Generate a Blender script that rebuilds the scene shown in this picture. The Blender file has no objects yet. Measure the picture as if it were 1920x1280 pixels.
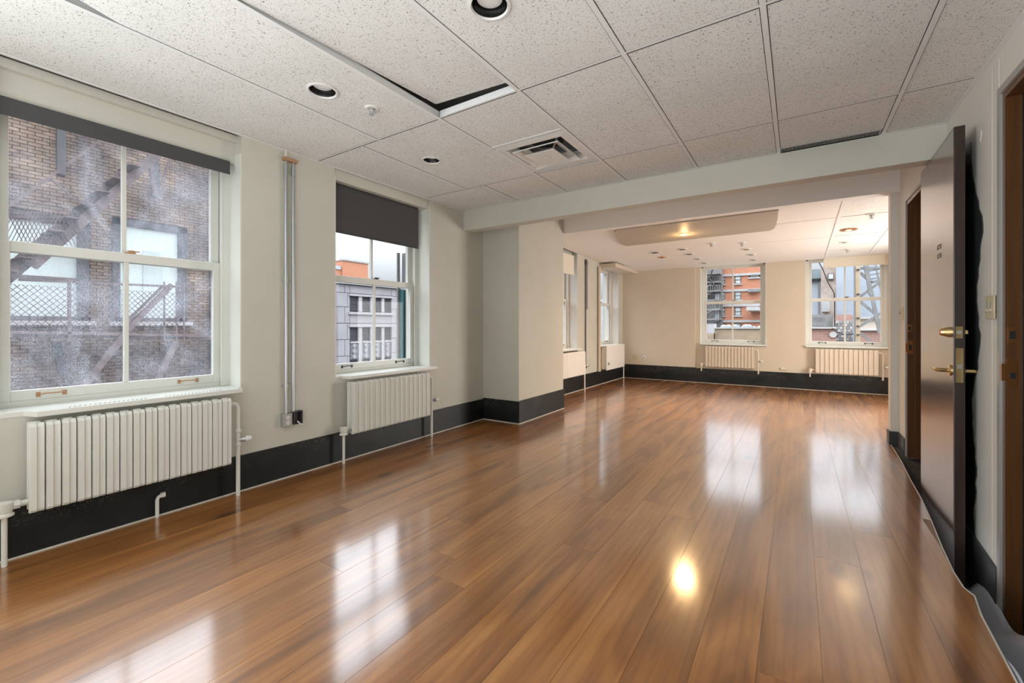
import bpy, math, random
from mathutils import Vector, Matrix
random.seed(7)
S = bpy.context.scene
C = S.collection
PI = math.pi

# ------------------------------------------------------------------ camera
CX1, CX2, CY0, CH = 1495.0, -290.0, 610.0, 1.155
F = math.sqrt((CX1-960)*(960-CX2)); YAW = math.atan((CX1-960)/F)
FW = (-math.sin(YAW), math.cos(YAW)); RT = (math.cos(YAW), math.sin(YAW))
cam = bpy.data.cameras.new('camera'); camo = bpy.data.objects.new('camera', cam); C.objects.link(camo)
camo.location = (0, 0, CH); camo.rotation_euler = (PI/2, 0, YAW)
cam.sensor_width = 36; cam.lens = F*36/1920; cam.shift_y = -(640-CY0)/1920*1.0
cam.clip_start = 0.05; cam.clip_end = 400
S.camera = camo

# ------------------------------------------------------------------ exposure and light
S.view_settings.view_transform = 'Standard'; S.view_settings.look = 'None'
S.view_settings.gamma = 1; S.view_settings.use_curve_mapping = False
S.view_settings.exposure = 0.42
W = bpy.data.worlds.new('overcast_sky'); S.world = W; W.use_nodes = True
nt = W.node_tree; nt.nodes.clear()
wo = nt.nodes.new('ShaderNodeOutputWorld'); bg = nt.nodes.new('ShaderNodeBackground')
tc = nt.nodes.new('ShaderNodeTexCoord'); sp = nt.nodes.new('ShaderNodeSeparateXYZ'); mr = nt.nodes.new('ShaderNodeMapRange')
nt.links.new(tc.outputs['Generated'], sp.inputs[0]); nt.links.new(sp.outputs[2], mr.inputs[0])
mr.inputs[1].default_value = 0.0; mr.inputs[2].default_value = 0.62; mr.interpolation_type = 'SMOOTHSTEP'
mr.inputs[3].default_value = 0.46; mr.inputs[4].default_value = 6.0     # overcast: hazy horizon, brighter towards the zenith
bg.inputs[0].default_value = (0.93, 0.95, 1.0, 1)
nt.links.new(mr.outputs[0], bg.inputs[1]); nt.links.new(bg.outputs[0], wo.inputs[0])

def area(name, loc, rot, sx, sy, power, col=(1, 1, 1)):
    l = bpy.data.lights.new(name, 'AREA'); l.shape = 'RECTANGLE'; l.size = sx; l.size_y = sy; l.energy = power; l.color = col
    o = bpy.data.objects.new(name, l); C.objects.link(o); o.location = loc; o.rotation_euler = rot; return o
area('rear_ceiling_fill', (-0.75, -1.55, 0.35), (PI, 0, 0), 2.9, 2.8, 92, (0.90, 0.96, 1.0))  # added fill facing up to brighten the ceiling, out of view
area('far_room_side_fill', (2.5, 7.3, 0.98), (PI/2, 0, PI/2+0.5), 2.8, 1.6, 180, (1.0, 0.95, 0.89))  # added unseen fill that brightens the far room and the pier side
area('rear_left_fill', (-3.15, -1.6, 1.5), (PI/2, 0, -PI/2), 2.2, 1.5, 95, (0.90, 0.96, 1.0))  # added fill towards the right wall; no window is built here
def spot(name, loc, power, col, size=2.4, blend=0.8, r=0.05):
    l = bpy.data.lights.new(name, 'SPOT'); l.energy = power; l.color = col; l.spot_size = size; l.spot_blend = blend; l.shadow_soft_size = r
    o = bpy.data.objects.new(name, l); C.objects.link(o); o.location = loc; return o

# ------------------------------------------------------------------ materials
def mat(name, col, rough=0.6, spec=0.5, metal=0.0, coat=0.0, coatr=0.1):
    m = bpy.data.materials.new(name); m.use_nodes = True
    b = m.node_tree.nodes['Principled BSDF']
    b.inputs['Base Color'].default_value = (*col, 1); b.inputs['Roughness'].default_value = rough
    b.inputs['Specular IOR Level'].default_value = spec; b.inputs['Metallic'].default_value = metal
    b.inputs['Coat Weight'].default_value = coat; b.inputs['Coat Roughness'].default_value = coatr
    return m
class N:
    """small node-building helper"""
    def __init__(s, m): s.t = m.node_tree; s.b = s.t.nodes.get('Principled BSDF'); s.c = None
    def n(s, ty, **k):
        x = s.t.nodes.new(ty)
        for a, v in k.items():
            if a.startswith('i_'):
                key = a[2:]; key = int(key) if key.isdigit() else key.replace('_', ' ')
                x.inputs[key].default_value = v
            else: setattr(x, a, v)
        return x
    def l(s, a, b): s.t.links.new(a, b)
    def coord(s, scale=(1, 1, 1), rnd=0.0, rot=(0, 0, 0)):
        tc = s.n('ShaderNodeTexCoord'); mp = s.n('ShaderNodeMapping'); mp.inputs['Scale'].default_value = scale; mp.inputs['Rotation'].default_value = rot
        if rnd:
            oi = s.n('ShaderNodeObjectInfo'); mu = s.n('ShaderNodeMath', operation='MULTIPLY', i_1=rnd)
            s.l(oi.outputs['Random'], mu.inputs[0]); cb = s.n('ShaderNodeCombineXYZ')
            for i in range(3): s.l(mu.outputs[0], cb.inputs[i])
            ad = s.n('ShaderNodeVectorMath', operation='ADD'); s.l(tc.outputs['Object'], ad.inputs[0]); s.l(cb.outputs[0], ad.inputs[1]); s.l(ad.outputs[0], mp.inputs[0])
        else: s.l(tc.outputs['Object'], mp.inputs[0])
        return mp.outputs[0]
    def noise(s, vec, scale, detail=4, rough=0.55, dist=0.0):
        x = s.n('ShaderNodeTexNoise', i_Scale=scale, i_Detail=detail, i_Roughness=rough, i_Distortion=dist); s.l(vec, x.inputs['Vector']); return x.outputs['Fac']
    def ramp(s, fac, stops, interp='LINEAR'):
        r = s.n('ShaderNodeValToRGB'); r.color_ramp.interpolation = interp; e = r.color_ramp.elements
        while len(e) < len(stops): e.new(0.5)
        for el, (p, c) in zip(e, stops): el.position = p; el.color = (*c, 1) if len(c) == 3 else c
        s.l(fac, r.inputs[0]); return r.outputs[0]
    def mix(s, fac, a, b, mode='MIX'):
        x = s.n('ShaderNodeMix', data_type='RGBA', blend_type=mode)
        for i, v in ((0, fac), (6, a), (7, b)):
            if hasattr(v, 'links'): s.l(v, x.inputs[i])
            elif i: x.inputs[i].default_value = (*v, 1)
            else: x.inputs[0].default_value = v
        return x.outputs[2]
    def base(s, o): s.l(o, s.b.inputs['Base Color'])
    def bump(s, h, strength=0.2, dist=0.01):
        x = s.n('ShaderNodeBump', i_Strength=strength, i_Distance=dist); s.l(h, x.inputs['Height']); s.l(x.outputs[0], s.b.inputs['Normal'])
def g(v): return (v, v, v)

def paint(name, col, var=0.05, rough=0.55, spots=False):
    m = mat(name, col, rough, 0.35); n = N(m); v = n.coord()
    a = n.noise(v, 1.7, 5, 0.6); c = n.ramp(a, [(0.3, tuple(x*(1-var) for x in col)), (0.7, tuple(x*(1+var*0.6) for x in col))])
    if spots:
        k = n.noise(v, 23, 3, 0.7); kk = n.ramp(k, [(0.735, g(0)), (0.78, g(1))]); c = n.mix(kk, c, tuple(x*0.78 for x in col))
    n.base(c); n.bump(n.noise(v, 120, 2), 0.08, 0.002); return m
M = {}
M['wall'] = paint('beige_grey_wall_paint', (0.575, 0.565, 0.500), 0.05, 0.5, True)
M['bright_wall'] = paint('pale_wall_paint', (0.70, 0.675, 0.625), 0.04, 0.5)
M['peach'] = paint('lamp_warmed_wall_paint', (0.64, 0.565, 0.46), 0.04, 0.5)  # same paint as the near walls, warm lamp light put into the colour
M['trim'] = paint('off_white_gloss_trim', (0.70, 0.71, 0.665), 0.05, 0.3)
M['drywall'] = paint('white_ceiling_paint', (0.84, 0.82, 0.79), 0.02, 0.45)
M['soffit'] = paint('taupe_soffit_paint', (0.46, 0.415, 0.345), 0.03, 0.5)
M['grid'] = mat('white_grid_metal', (0.78, 0.79, 0.79), 0.45)
M['radiator'] = paint('radiator_enamel', (0.68, 0.68, 0.63), 0.04, 0.33)
M['cream_rad'] = paint('cream_radiator_enamel', (0.70, 0.62, 0.51), 0.03, 0.35)
M['black'] = mat('black_plastic', (0.012, 0.012, 0.013), 0.4)
M['blackgloss'] = mat('black_reflector', (0.01, 0.01, 0.01), 0.18)
M['lens'] = mat('frosted_lamp_glass', (0.80, 0.81, 0.80), 0.25)
M['blind'] = mat('charcoal_blind_fabric', (0.075, 0.075, 0.078), 0.8, 0.2)
M['blind_light'] = mat('cream_blind_fabric', (0.78, 0.74, 0.64), 0.8, 0.2)
M['chrome'] = mat('galvanised_steel', (0.50, 0.53, 0.54), 0.3, metal=0.85)
M['white_plastic'] = mat('white_plastic', (0.75, 0.75, 0.73), 0.35)
M['ivory'] = mat('ivory_plastic', (0.60, 0.53, 0.36), 0.35)
M['brass'] = mat('polished_brass', (0.72, 0.55, 0.28), 0.22, metal=1.0)
M['copper'] = mat('coppery_brass', (0.80, 0.36, 0.14), 0.28, metal=1.0)
M['darksteel'] = mat('dark_iron', (0.06, 0.055, 0.06), 0.55)
M['dark'] = mat('dark_cavity', (0.015, 0.015, 0.015), 0.8)
M['joint'] = mat('tile_joint_shade', (0.10, 0.095, 0.09), 0.8)  # dark colour standing in for shade in the tile grooves
M['grille'] = mat('dusty_grey_grille', (0.17, 0.165, 0.155), 0.6)
M['greymetal'] = mat('painted_metal_casing', (0.42, 0.42, 0.41), 0.35, metal=0.3)
M['sheet'] = paint('grey_drop_sheet', (0.44, 0.46, 0.52), 0.08, 0.75)
M['caulk'] = mat('pale_caulk_line', (0.62, 0.59, 0.54), 0.5)

def m_baseboard():
    m = mat('black_painted_baseboard', (0.012, 0.014, 0.014), 0.42, 0.3); n = N(m); v = n.coord()
    a = n.noise(v, 95, 4, 0.75); sp_ = n.ramp(a, [(0.58, g(0)), (0.65, g(1))])
    tc_ = n.n('ShaderNodeTexCoord'); sx = n.n('ShaderNodeSeparateXYZ'); n.l(tc_.outputs['Object'], sx.inputs[0])
    band = n.ramp(sx.outputs[2], [(0.13, g(0)), (0.21, g(1))])          # paint is chipped along the upper edge only
    low = n.noise(v, 2.3, 2); lw = n.ramp(low, [(0.42, g(0)), (0.58, g(1))])
    f1 = n.mix(1.0, sp_, band, 'MULTIPLY'); f2 = n.mix(1.0, f1, lw, 'MULTIPLY')
    base = n.ramp(n.noise(v, 5, 3), [(0.3, (0.005, 0.006, 0.006)), (0.8, (0.017, 0.020, 0.021))])
    n.base(n.mix(f2, base, (0.30, 0.31, 0.28))); n.bump(a, 0.35, 0.004); return m
M['base'] = m_baseboard()

def m_tile():
    m = mat('fissured_ceiling_tile', (0.7, 0.7, 0.68), 0.85, 0.2); n = N(m); v = n.coord((1, 1, 1), 13.0)
    a = n.noise(v, 125, 2.5, 0.6, 0.9); f = n.ramp(a, [(0.355, g(1)), (0.385, g(0))])
    b = n.noise(v, 210, 1.5, 0.5, 0.5); f2 = n.ramp(b, [(0.31, g(1)), (0.34, g(0))])
    c = n.noise(v, 3, 2); base = n.ramp(c, [(0.3, (0.76, 0.77, 0.75)), (0.7, (0.81, 0.82, 0.80))])
    x = n.mix(f, base, (0.22, 0.20, 0.18)); x = n.mix(f2, x, (0.36, 0.34, 0.31)); n.base(x)
    n.bump(a, 0.25, 0.003); return m
M['tile'] = m_tile()

def m_floor():
    m = mat('varnished_wood_plank', (0.25, 0.11, 0.04), 0.4, 0.5, coat=1.0, coatr=0.13); n = N(m)
    m.node_tree.nodes['Principled BSDF'].inputs['Coat IOR'].default_value = 2.0
    warp = n.noise(n.coord((1.3, 0.5, 1), 40.0), 2.2, 3, 0.5)
    big = n.noise(n.coord((3.6, 0.42, 1), 2.0), 1.5, 4, 0.55, 1.2)
    col = n.ramp(big, [(0.25, (0.115, 0.038, 0.008)), (0.42, (0.235, 0.086, 0.019)), (0.56, (0.34, 0.136, 0.032)), (0.78, (0.49, 0.225, 0.065))])
    wv = n.n('ShaderNodeTexWave', wave_type='BANDS', bands_direction='X', i_Scale=5.0, i_Distortion=9.0, i_Detail=3.0, i_Detail_Scale=0.6)
    n.l(n.coord((1.5, 0.14, 1), 6.0), wv.inputs['Vector'])
    wl = n.ramp(wv.outputs['Fac'], [(0.0, g(0.72)), (0.3, g(0.98)), (1.0, g(1.03))])
    col = n.mix(0.5, col, wl, 'MULTIPLY')
    fine = n.noise(n.coord((40, 1.2, 1), 20.0), 3.0, 4, 0.7); fl = n.ramp(fine, [(0.3, g(0.84)), (0.6, g(1.03))])
    col = n.mix(0.3, col, fl, 'MULTIPLY')
    # knots, a few per metre
    vo = n.n('ShaderNodeTexVoronoi', i_Scale=1.0); n.l(n.coord((2.6, 1.05, 1), 40.0), vo.inputs['Vector'])
    kf = n.ramp(vo.outputs['Distance'], [(0.05, g(0.85)), (0.12, g(0))]); col = n.mix(kf, col, (0.075, 0.028, 0.012))
    oi = n.n('ShaderNodeObjectInfo'); tone = n.ramp(oi.outputs['Random'], [(0.0, g(0.90)), (0.5, g(1.0)), (1.0, g(1.06))])
    col = n.mix(1.0, col, tone, 'MULTIPLY'); n.base(col)
    bp = n.n('ShaderNodeBump', i_Strength=0.06, i_Distance=0.002); n.l(warp, bp.inputs['Height']); n.l(bp.outputs[0], n.b.inputs['Coat Normal'])
    n.bump(fine, 0.06, 0.002); return m
M['floor'] = m_floor()
def m_wood(name, c1, c2, rough=0.3, coat=0.4, sc=(14, 14, 0.5)):
    m = mat(name, c1, rough, 0.5, coat=coat, coatr=0.18); n = N(m)
    n.base(n.ramp(n.noise(n.coord(sc), 3, 6, 0.65), [(0.3, c1), (0.7, c2)])); n.bump(n.noise(n.coord((90, 90, 1.5)), 3, 3), 0.06, 0.001); m.node_tree.nodes['Principled BSDF'].inputs['Coat IOR'].default_value = 1.5 if coat < 0.9 else 2.2; return m
M['door'] = m_wood('dark_walnut_laminate', (0.060, 0.036, 0.030), (0.11, 0.072, 0.062), 0.30, 1.0)
M['door_edge'] = m_wood('dark_brown_door_edge', (0.022, 0.012, 0.010), (0.045, 0.024, 0.018), 0.35, 0.2)
M['frame'] = m_wood('brown_stained_jamb', (0.075, 0.029, 0.009), (0.135, 0.055, 0.017), 0.35, 0.3)
M['rust'] = mat('rusty_painted_handle', (0.42, 0.24, 0.13), 0.6)
M['patch_black'] = m_wood('ragged_black_patch', (0.022, 0.025, 0.026), (0.060, 0.064, 0.066), 0.3, 0.3)

def m_glass(name, dirt=0.0):
    m = bpy.data.materials.new(name); m.use_nodes = True; t = m.node_tree; t.nodes.clear()
    n = N(m); out = n.n('ShaderNodeOutputMaterial'); tr = n.n('ShaderNodeBsdfTransparent'); gl = n.n('ShaderNodeBsdfGlossy'); gl.inputs['Roughness'].default_value = 0.02
    tr.inputs[0].default_value = (0.80, 0.82, 0.83, 1)
    fr = n.n('ShaderNodeFresnel'); ge_ = n.n('ShaderNodeNewGeometry'); io = n.n('ShaderNodeMapRange', i_3=1.45, i_4=1/1.45); n.l(ge_.outputs['Backfacing'], io.inputs[0]); n.l(io.outputs[0], fr.inputs[0])
    ar = n.n('ShaderNodeMath', operation='MULTIPLY', i_1=0.18); n.l(fr.outputs[0], ar.inputs[0])
    mx = n.n('ShaderNodeMixShader'); n.l(ar.outputs[0], mx.inputs[0]); n.l(tr.outputs[0], mx.inputs[1]); n.l(gl.outputs[0], mx.inputs[2])
    last = mx.outputs[0]
    if dirt:
        v = n.coord(); fine = n.noise(v, 260, 3, 0.8); f = n.ramp(fine, [(0.48, g(0.0)), (0.62, g(0.8))])
        cloud = n.noise(n.coord((1, 1, 0.8)), 3.0, 4, 0.6, 0.8); cl = n.ramp(cloud, [(0.35, g(0.12)), (0.7, g(1.0))])
        hz = n.ramp(cloud, [(0.40, g(0.03)), (0.75, g(0.26))])
        f = n.mix(1.0, f, cl, 'MULTIPLY'); f = n.mix(1.0, f, hz, 'SCREEN') if False else n.mix(0.5, f, hz, 'ADD')
        df = n.n('ShaderNodeBsdfTranslucent'); df.inputs[0].default_value = (0.72, 0.78, 0.90, 1)
        d2 = n.n('ShaderNodeBsdfDiffuse'); d2.inputs[0].default_value = (0.62, 0.66, 0.76, 1)
        dd = n.n('ShaderNodeMixShader'); dd.inputs[0].default_value = 0.35; n.l(df.outputs[0], dd.inputs[1]); n.l(d2.outputs[0], dd.inputs[2])
        m2 = n.n('ShaderNodeMixShader'); sc = n.n('ShaderNodeMath', operation='MULTIPLY', i_1=dirt); n.l(f, sc.inputs[0])
        n.l(sc.outputs[0], m2.inputs[0]); n.l(last, m2.inputs[1]); n.l(dd.outputs[0], m2.inputs[2]); last = m2.outputs[0]
    n.l(last, out.inputs[0]); return m
M['glass'] = m_glass('clear_window_glass'); M['dirty_glass'] = m_glass('dusty_window_glass', 0.75)
def emit(name, col, st):
    m = bpy.data.materials.new(name); m.use_nodes = True; b = m.node_tree.nodes['Principled BSDF']
    b.inputs['Base Color'].default_value = (*col, 1); b.inputs['Emission Color'].default_value = (*col, 1); b.inputs['Emission Strength'].default_value = st; return m
M['lamp'] = emit('lit_lamp_lens', (1.0, 0.66, 0.28), 7)
def m_noise(name, c1, c2, sc=3, rough=0.85, scale=(1, 1, 1)):
    m = mat(name, c1, rough, 0.2); n = N(m); n.base(n.ramp(n.noise(n.coord(scale, 9.0), sc, 5, 0.65), [(0.3, c1), (0.7, c2)])); return m
M['brick_tan'] = None
def m_brick():
    m = mat('weathered_tan_brick', (0.3, 0.2, 0.14), 0.9, 0.2); n = N(m)
    a = n.noise(n.coord((1, 1, 1)), 1.1, 5, 0.6); oi = n.n('ShaderNodeObjectInfo')
    c = n.ramp(a, [(0.30, (0.075, 0.058, 0.055)), (0.45, (0.17, 0.125, 0.10)), (0.62, (0.28, 0.20, 0.15)), (0.8, (0.42, 0.30, 0.21))])
    vo = n.n('ShaderNodeTexWhiteNoise'); sn = n.n('ShaderNodeVectorMath', operation='SNAP'); n.l(n.coord(), sn.inputs[0]); sn.inputs[1].default_value = (5, 0.215, 0.075); n.l(sn.outputs[0], vo.inputs['Vector'])
    t = n.ramp(vo.outputs['Value'], [(0, g(0.72)), (1, g(1.15))]); n.base(n.mix(1.0, c, t, 'MULTIPLY')); n.bump(n.noise(n.coord(), 60, 3), 0.4, 0.01); return m
M['brick_tan'] = m_brick()
M['mortar'] = m_noise('sooty_mortar', (0.075, 0.062, 0.06), (0.17, 0.135, 0.115), 2)
M['pale_pane'] = m_noise('sky_reflection_tint_pane', (0.42, 0.48, 0.46), (0.60, 0.66, 0.63), 0.7, 0.4)  # pale tone puts the sky's reflection into the pane colour
def m_red(name, c1, c2, cm, sc=1.0):
    m = mat(name, c1, 0.9, 0.2); n = N(m)
    b = n.n('ShaderNodeTexBrick', i_Scale=sc, i_Mortar_Size=0.012, i_Bias=0.0); b.inputs['Color1'].default_value = (*c1, 1); b.inputs['Color2'].default_value = (*c2, 1); b.inputs['Mortar'].default_value = (*cm, 1)
    b.inputs['Brick Width'].default_value = 0.22; b.inputs['Row Height'].default_value = 0.075
    tc_ = n.n('ShaderNodeTexCoord'); s3 = n.n('ShaderNodeSeparateXYZ'); c3 = n.n('ShaderNodeCombineXYZ'); ad = n.n('ShaderNodeMath', operation='ADD')
    n.l(tc_.outputs['Object'], s3.inputs[0]); n.l(s3.outputs[0], ad.inputs[0]); n.l(s3.outputs[1], ad.inputs[1]); n.l(ad.outputs[0], c3.inputs[0]); n.l(s3.outputs[2], c3.inputs[1]); n.l(c3.outputs[0], b.inputs['Vector'])
    n.base(b.outputs['Color']); return m
M['red_brick'] = m_red('orange_red_brick', (0.52, 0.20, 0.105), (0.44, 0.155, 0.085), (0.45, 0.27, 0.19))
M['pink_brick'] = m_red('faded_pink_brick', (0.36, 0.19, 0.155), (0.30, 0.15, 0.125), (0.33, 0.25, 0.22))
M['tan_brick2'] = m_red('ochre_parapet_brick', (0.36, 0.26, 0.16), (0.29, 0.21, 0.14), (0.30, 0.25, 0.2))
M['stone'] = m_noise('pale_stone_block', (0.27, 0.26, 0.275), (0.33, 0.315, 0.33), 0.8)
M['white_stone'] = m_noise('white_painted_band', (0.38, 0.365, 0.35), (0.47, 0.455, 0.44), 2)
M['stone_trim'] = m_noise('dressed_stone_trim', (0.31, 0.295, 0.305), (0.37, 0.355, 0.365), 2)
M['dark_glass'] = mat('dark_office_glass', (0.05, 0.055, 0.065), 0.55, 0.15)
M['green_glass'] = m_noise('pale_reflecting_glass', (0.36, 0.42, 0.41), (0.52, 0.57, 0.56), 0.7, 0.3)
M['white_pane'] = m_noise('whitened_window_pane', (0.42, 0.45, 0.46), (0.56, 0.59, 0.6), 0.8, 0.4)
M['ornament'] = m_noise('cast_metal_panel', (0.07, 0.075, 0.085), (0.22, 0.23, 0.25), 9)
M['slate'] = m_noise('slate_blue_cladding', (0.16, 0.20, 0.22), (0.22, 0.26, 0.28), 2)
M['teal'] = m_noise('teal_painted_board', (0.035, 0.105, 0.12), (0.06, 0.15, 0.165), 6, 0.5)
M['iron'] = m_noise('rusty_fire_escape_iron', (0.09, 0.07, 0.075), (0.20, 0.15, 0.14), 6, 0.8)
M['blueclad'] = m_noise('pale_blue_cladding', (0.33, 0.365, 0.415), (0.42, 0.45, 0.49), 0.5)
M['tansteel'] = m_noise('tan_painted_steel', (0.42, 0.33, 0.22), (0.52, 0.42, 0.30), 4)
M['greysteel'] = m_noise('weathered_grey_steel', (0.17, 0.17, 0.17), (0.27, 0.265, 0.26), 5)
M['roof'] = m_noise('grey_roofing', (0.30, 0.29, 0.29), (0.44, 0.43, 0.42), 1.5)
M['snow'] = m_noise('pale_roof_debris', (0.20, 0.215, 0.215), (0.32, 0.335, 0.335), 3)
M['brownmix'] = m_noise('brown_streaked_facade', (0.22, 0.14, 0.10), (0.46, 0.40, 0.36), 1.6)
M['greyflat'] = m_noise('dark_grey_facade', (0.13, 0.125, 0.12), (0.24, 0.22, 0.21), 1.2)
M['ground'] = m_noise('street_asphalt', (0.10, 0.10, 0.10), (0.16, 0.16, 0.16), 0.7)

# ------------------------------------------------------------------ mesh helpers
class MB:
    def __init__(s): s.v = []; s.f = []
    def add(s, vs, fs):
        k = len(s.v); s.v += [tuple(v) for v in vs]; s.f += [tuple(i+k for i in f) for f in fs]; return s
    def box(s, x0, x1, y0, y1, z0, z1, zf=None):
        vs = [(x, y, z) for z in (z0, z1) for y in (y0, y1) for x in (x0, x1)]
        return s.add(vs, [(0, 2, 3, 1), (4, 5, 7, 6), (0, 1, 5, 4), (2, 6, 7, 3), (0, 4, 6, 2), (1, 3, 7, 5)])
    def obox(s, a, b, w, h, up=(0, 0, 1)):
        """bar of section w x h from a to b"""
        a = Vector(a); b = Vector(b); d = (b-a).normalized(); u = Vector(up)
        if abs(d.dot(u)) > 0.98: u = Vector((1, 0, 0))
        r = d.cross(u).normalized(); u = r.cross(d).normalized(); vs = []
        for p in (a, b):
            for i, j in ((-1, -1), (1, -1), (1, 1), (-1, 1)): vs.append(p+r*(w/2*i)+u*(h/2*j))
        return s.add(vs, [(0, 1, 2, 3), (7, 6, 5, 4), (0, 4, 5, 1), (1, 5, 6, 2), (2, 6, 7, 3), (3, 7, 4, 0)])
    def tube(s, pts, r, n=12, caps=True):
        pts = [Vector(p) for p in pts]; rs = r if isinstance(r, (list, tuple)) else [r]*len(pts); rings = []
        pu = None
        for i, p in enumerate(pts):
            d = (pts[min(i+1, len(pts)-1)]-pts[max(i-1, 0)])
            d = d.normalized() if d.length > 1e-9 else Vector((0, 0, 1))
            if pu is None: u = Vector((0, 0, 1)) if abs(d.z) < 0.9 else Vector((1, 0, 0))
            else: u = pu
            a = d.cross(u).normalized(); u = a.cross(d).normalized(); pu = u
            rings.append([p+a*(math.cos(2*PI*k/n)*rs[i])+u*(math.sin(2*PI*k/n)*rs[i]) for k in range(n)])
        vs = [v for q in rings for v in q]; fs = []
        for i in range(len(pts)-1):
            for k in range(n): fs.append((i*n+k, i*n+(k+1) % n, (i+1)*n+(k+1) % n, (i+1)*n+k))
        if caps: fs += [tuple(range(n))[::-1], tuple(range((len(pts)-1)*n, len(pts)*n))]
        return s.add(vs, fs)
    def lathe(s, prof, cx, cy, cz, n=28, axis='z', caps=True):
        vs = []; fs = []
        for r, h in prof:
            for k in range(n):
                a = 2*PI*k/n; x, y, z = r*math.cos(a), r*math.sin(a), h
                if axis == 'y': x, y, z = x, z, y
                if axis == 'x': x, y, z = z, x, y
                vs.append((cx+x, cy+y, cz+z))
        for i in range(len(prof)-1):
            for k in range(n): fs.append((i*n+k, i*n+(k+1) % n, (i+1)*n+(k+1) % n, (i+1)*n+k))
        if caps and prof[0][0] > 1e-6: fs.append(tuple(range(n))[::-1])
        if caps and prof[-1][0] > 1e-6: fs.append(tuple(range((len(prof)-1)*n, len(prof)*n)))
        return s.add(vs, fs)
    def prism(s, poly, h0, h1, axis='z'):
        """extrude a 2-D polygon; axis names the extrusion direction"""
        def P(a, b, h): return {'z': (a, b, h), 'x': (h, a, b), 'y': (a, h, b)}[axis]
        n = len(poly); vs = [P(a, b, h0) for a, b in poly]+[P(a, b, h1) for a, b in poly]
        return s.add(vs, [tuple(range(n))[::-1], tuple(range(n, 2*n))]+[(i, (i+1) % n, n+(i+1) % n, n+i) for i in range(n)])
    def build(s, name, m, parent=None, smooth=False, bevel=0, kind=None, warp=None, fix=True):
        me = bpy.data.meshes.new(name); vs = [warp(v) for v in s.v] if warp else s.v
        me.from_pydata(vs, [], s.f); me.materials.append(m)
        if fix:
            import bmesh
            bm = bmesh.new(); bm.from_mesh(me); bmesh.ops.recalc_face_normals(bm, faces=bm.faces); bm.to_mesh(me); bm.free()
        if smooth:
            me.polygons.foreach_set('use_smooth', [True]*len(me.polygons))
            try: me.set_sharp_from_angle(angle=0.7)
            except Exception: pass
        o = bpy.data.objects.new(name, me); C.objects.link(o)
        if parent: o.parent = parent
        if bevel:
            b = o.modifiers.new('bevel', 'BEVEL'); b.width = bevel; b.segments = 2; b.limit_method = 'ANGLE'
        if kind: o['kind'] = kind
        return o
def B(*a): return MB().box(*a)
def tag(o, label=None, cat=None, group=None, kind=None):
    if label: o['label'] = label
    if cat: o['category'] = cat
    if group: o['group'] = group
    if kind: o['kind'] = kind
    return o
def empty(name, loc=(0, 0, 0), rz=0.0):
    o = bpy.data.objects.new(name, None); C.objects.link(o); o.location = loc; o.rotation_euler = (0, 0, rz); o.empty_display_size = 0.1; return o
def clone(o, parent):
    c = o.copy(); C.objects.link(c); c.parent = parent
    for ch in list(o.children): clone(ch, c)
    return c
# a photograph point as a real place on a given plane
def ray(px, py):
    u = (px-960)/F; return (FW[0]+u*RT[0], FW[1]+u*RT[1], (CY0-py)/F)
def atX(px, py, x): d = ray(px, py); t = x/d[0]; return Vector((x, d[1]*t, CH+d[2]*t))
def atY(px, py, y): d = ray(px, py); t = y/d[1]; return Vector((d[0]*t, y, CH+d[2]*t))
def atZ(px, py, z): d = ray(px, py); t = (z-CH)/d[2]; return Vector((d[0]*t, d[1]*t, z))

XL, XR, ZC, YF = -3.26, 0.82, 2.487, 9.55
CEILTOP = 2.95

# ------------------------------------------------------------------ walls
def struct(o, label, cat): return tag(o, label, cat, kind='structure')
wins_left = [(0.37, 1.52, 2.32), (2.258, 3.39, 2.38), (5.95, 7.10, 2.38), (8.12, 9.22, 2.33)]
wl = MB(); XO = -3.62; edges = [-3.6]
for a, b, zt in wins_left: edges += [a, b]
edges.append(YF+0.3)
for i in range(0, len(edges), 2): wl.box(XO, XL, edges[i], edges[i+1], -0.35, CEILTOP)
for a, b, zt in wins_left:
    wl.box(XO, XL, a, b, -0.35, 0.70)
    wl.box(XO, -3.355, a, b, zt, CEILTOP)
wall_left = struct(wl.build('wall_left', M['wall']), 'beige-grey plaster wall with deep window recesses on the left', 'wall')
tr = MB()                                      # pale reveals (far sides) and ledges above the blinds
wf = MB()
wf.box(-3.6, -1.66, YF, YF+0.32, -0.3, CEILTOP).box(-0.50, 0.12, YF, YF+0.32, -0.3, CEILTOP).box(1.29, 2.9, YF, YF+0.32, -0.3, CEILTOP)
for a, b in ((-1.66, -0.50), (0.12, 1.29)): wf.box(a, b, YF, YF+0.32, -0.3, 0.755); wf.box(a, b, YF, YF+0.32, 2.36, CEILTOP)
wf.box(XL, -1.745, YF-0.05, YF, 0, 2.6)
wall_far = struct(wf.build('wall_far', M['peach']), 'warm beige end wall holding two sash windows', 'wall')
# right wall with two door openings
wr = MB(); ROP = [(1.85, 3.03), (4.25, 5.21)]
wr.box(XR, XR+0.16, -3.6, ROP[0][0], -0.5, CEILTOP).box(XR, XR+0.16, ROP[0][1], ROP[1][0], -0.5, CEILTOP).box(XR, XR+0.16, ROP[1][1], 5.62, -0.5, CEILTOP)
wr.box(XR, XR+0.16, ROP[0][0], ROP[0][1], 2.265, CEILTOP).box(XR, XR+0.16, ROP[1][0], ROP[1][1], 2.265, CEILTOP)
wr.box(0.757, XR+0.16, 5.56, 5.68, -0.02, 2.5)
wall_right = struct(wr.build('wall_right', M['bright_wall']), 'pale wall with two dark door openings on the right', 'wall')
struct(B(2.55, 2.7, 5.5, YF+0.3, -0.3, CEILTOP).box(XR+0.16, 2.7, 5.56, 5.68, -0.3, CEILTOP).build('wall_side', M['peach']), 'side wall of the far room beyond the right corner', 'wall')
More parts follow.
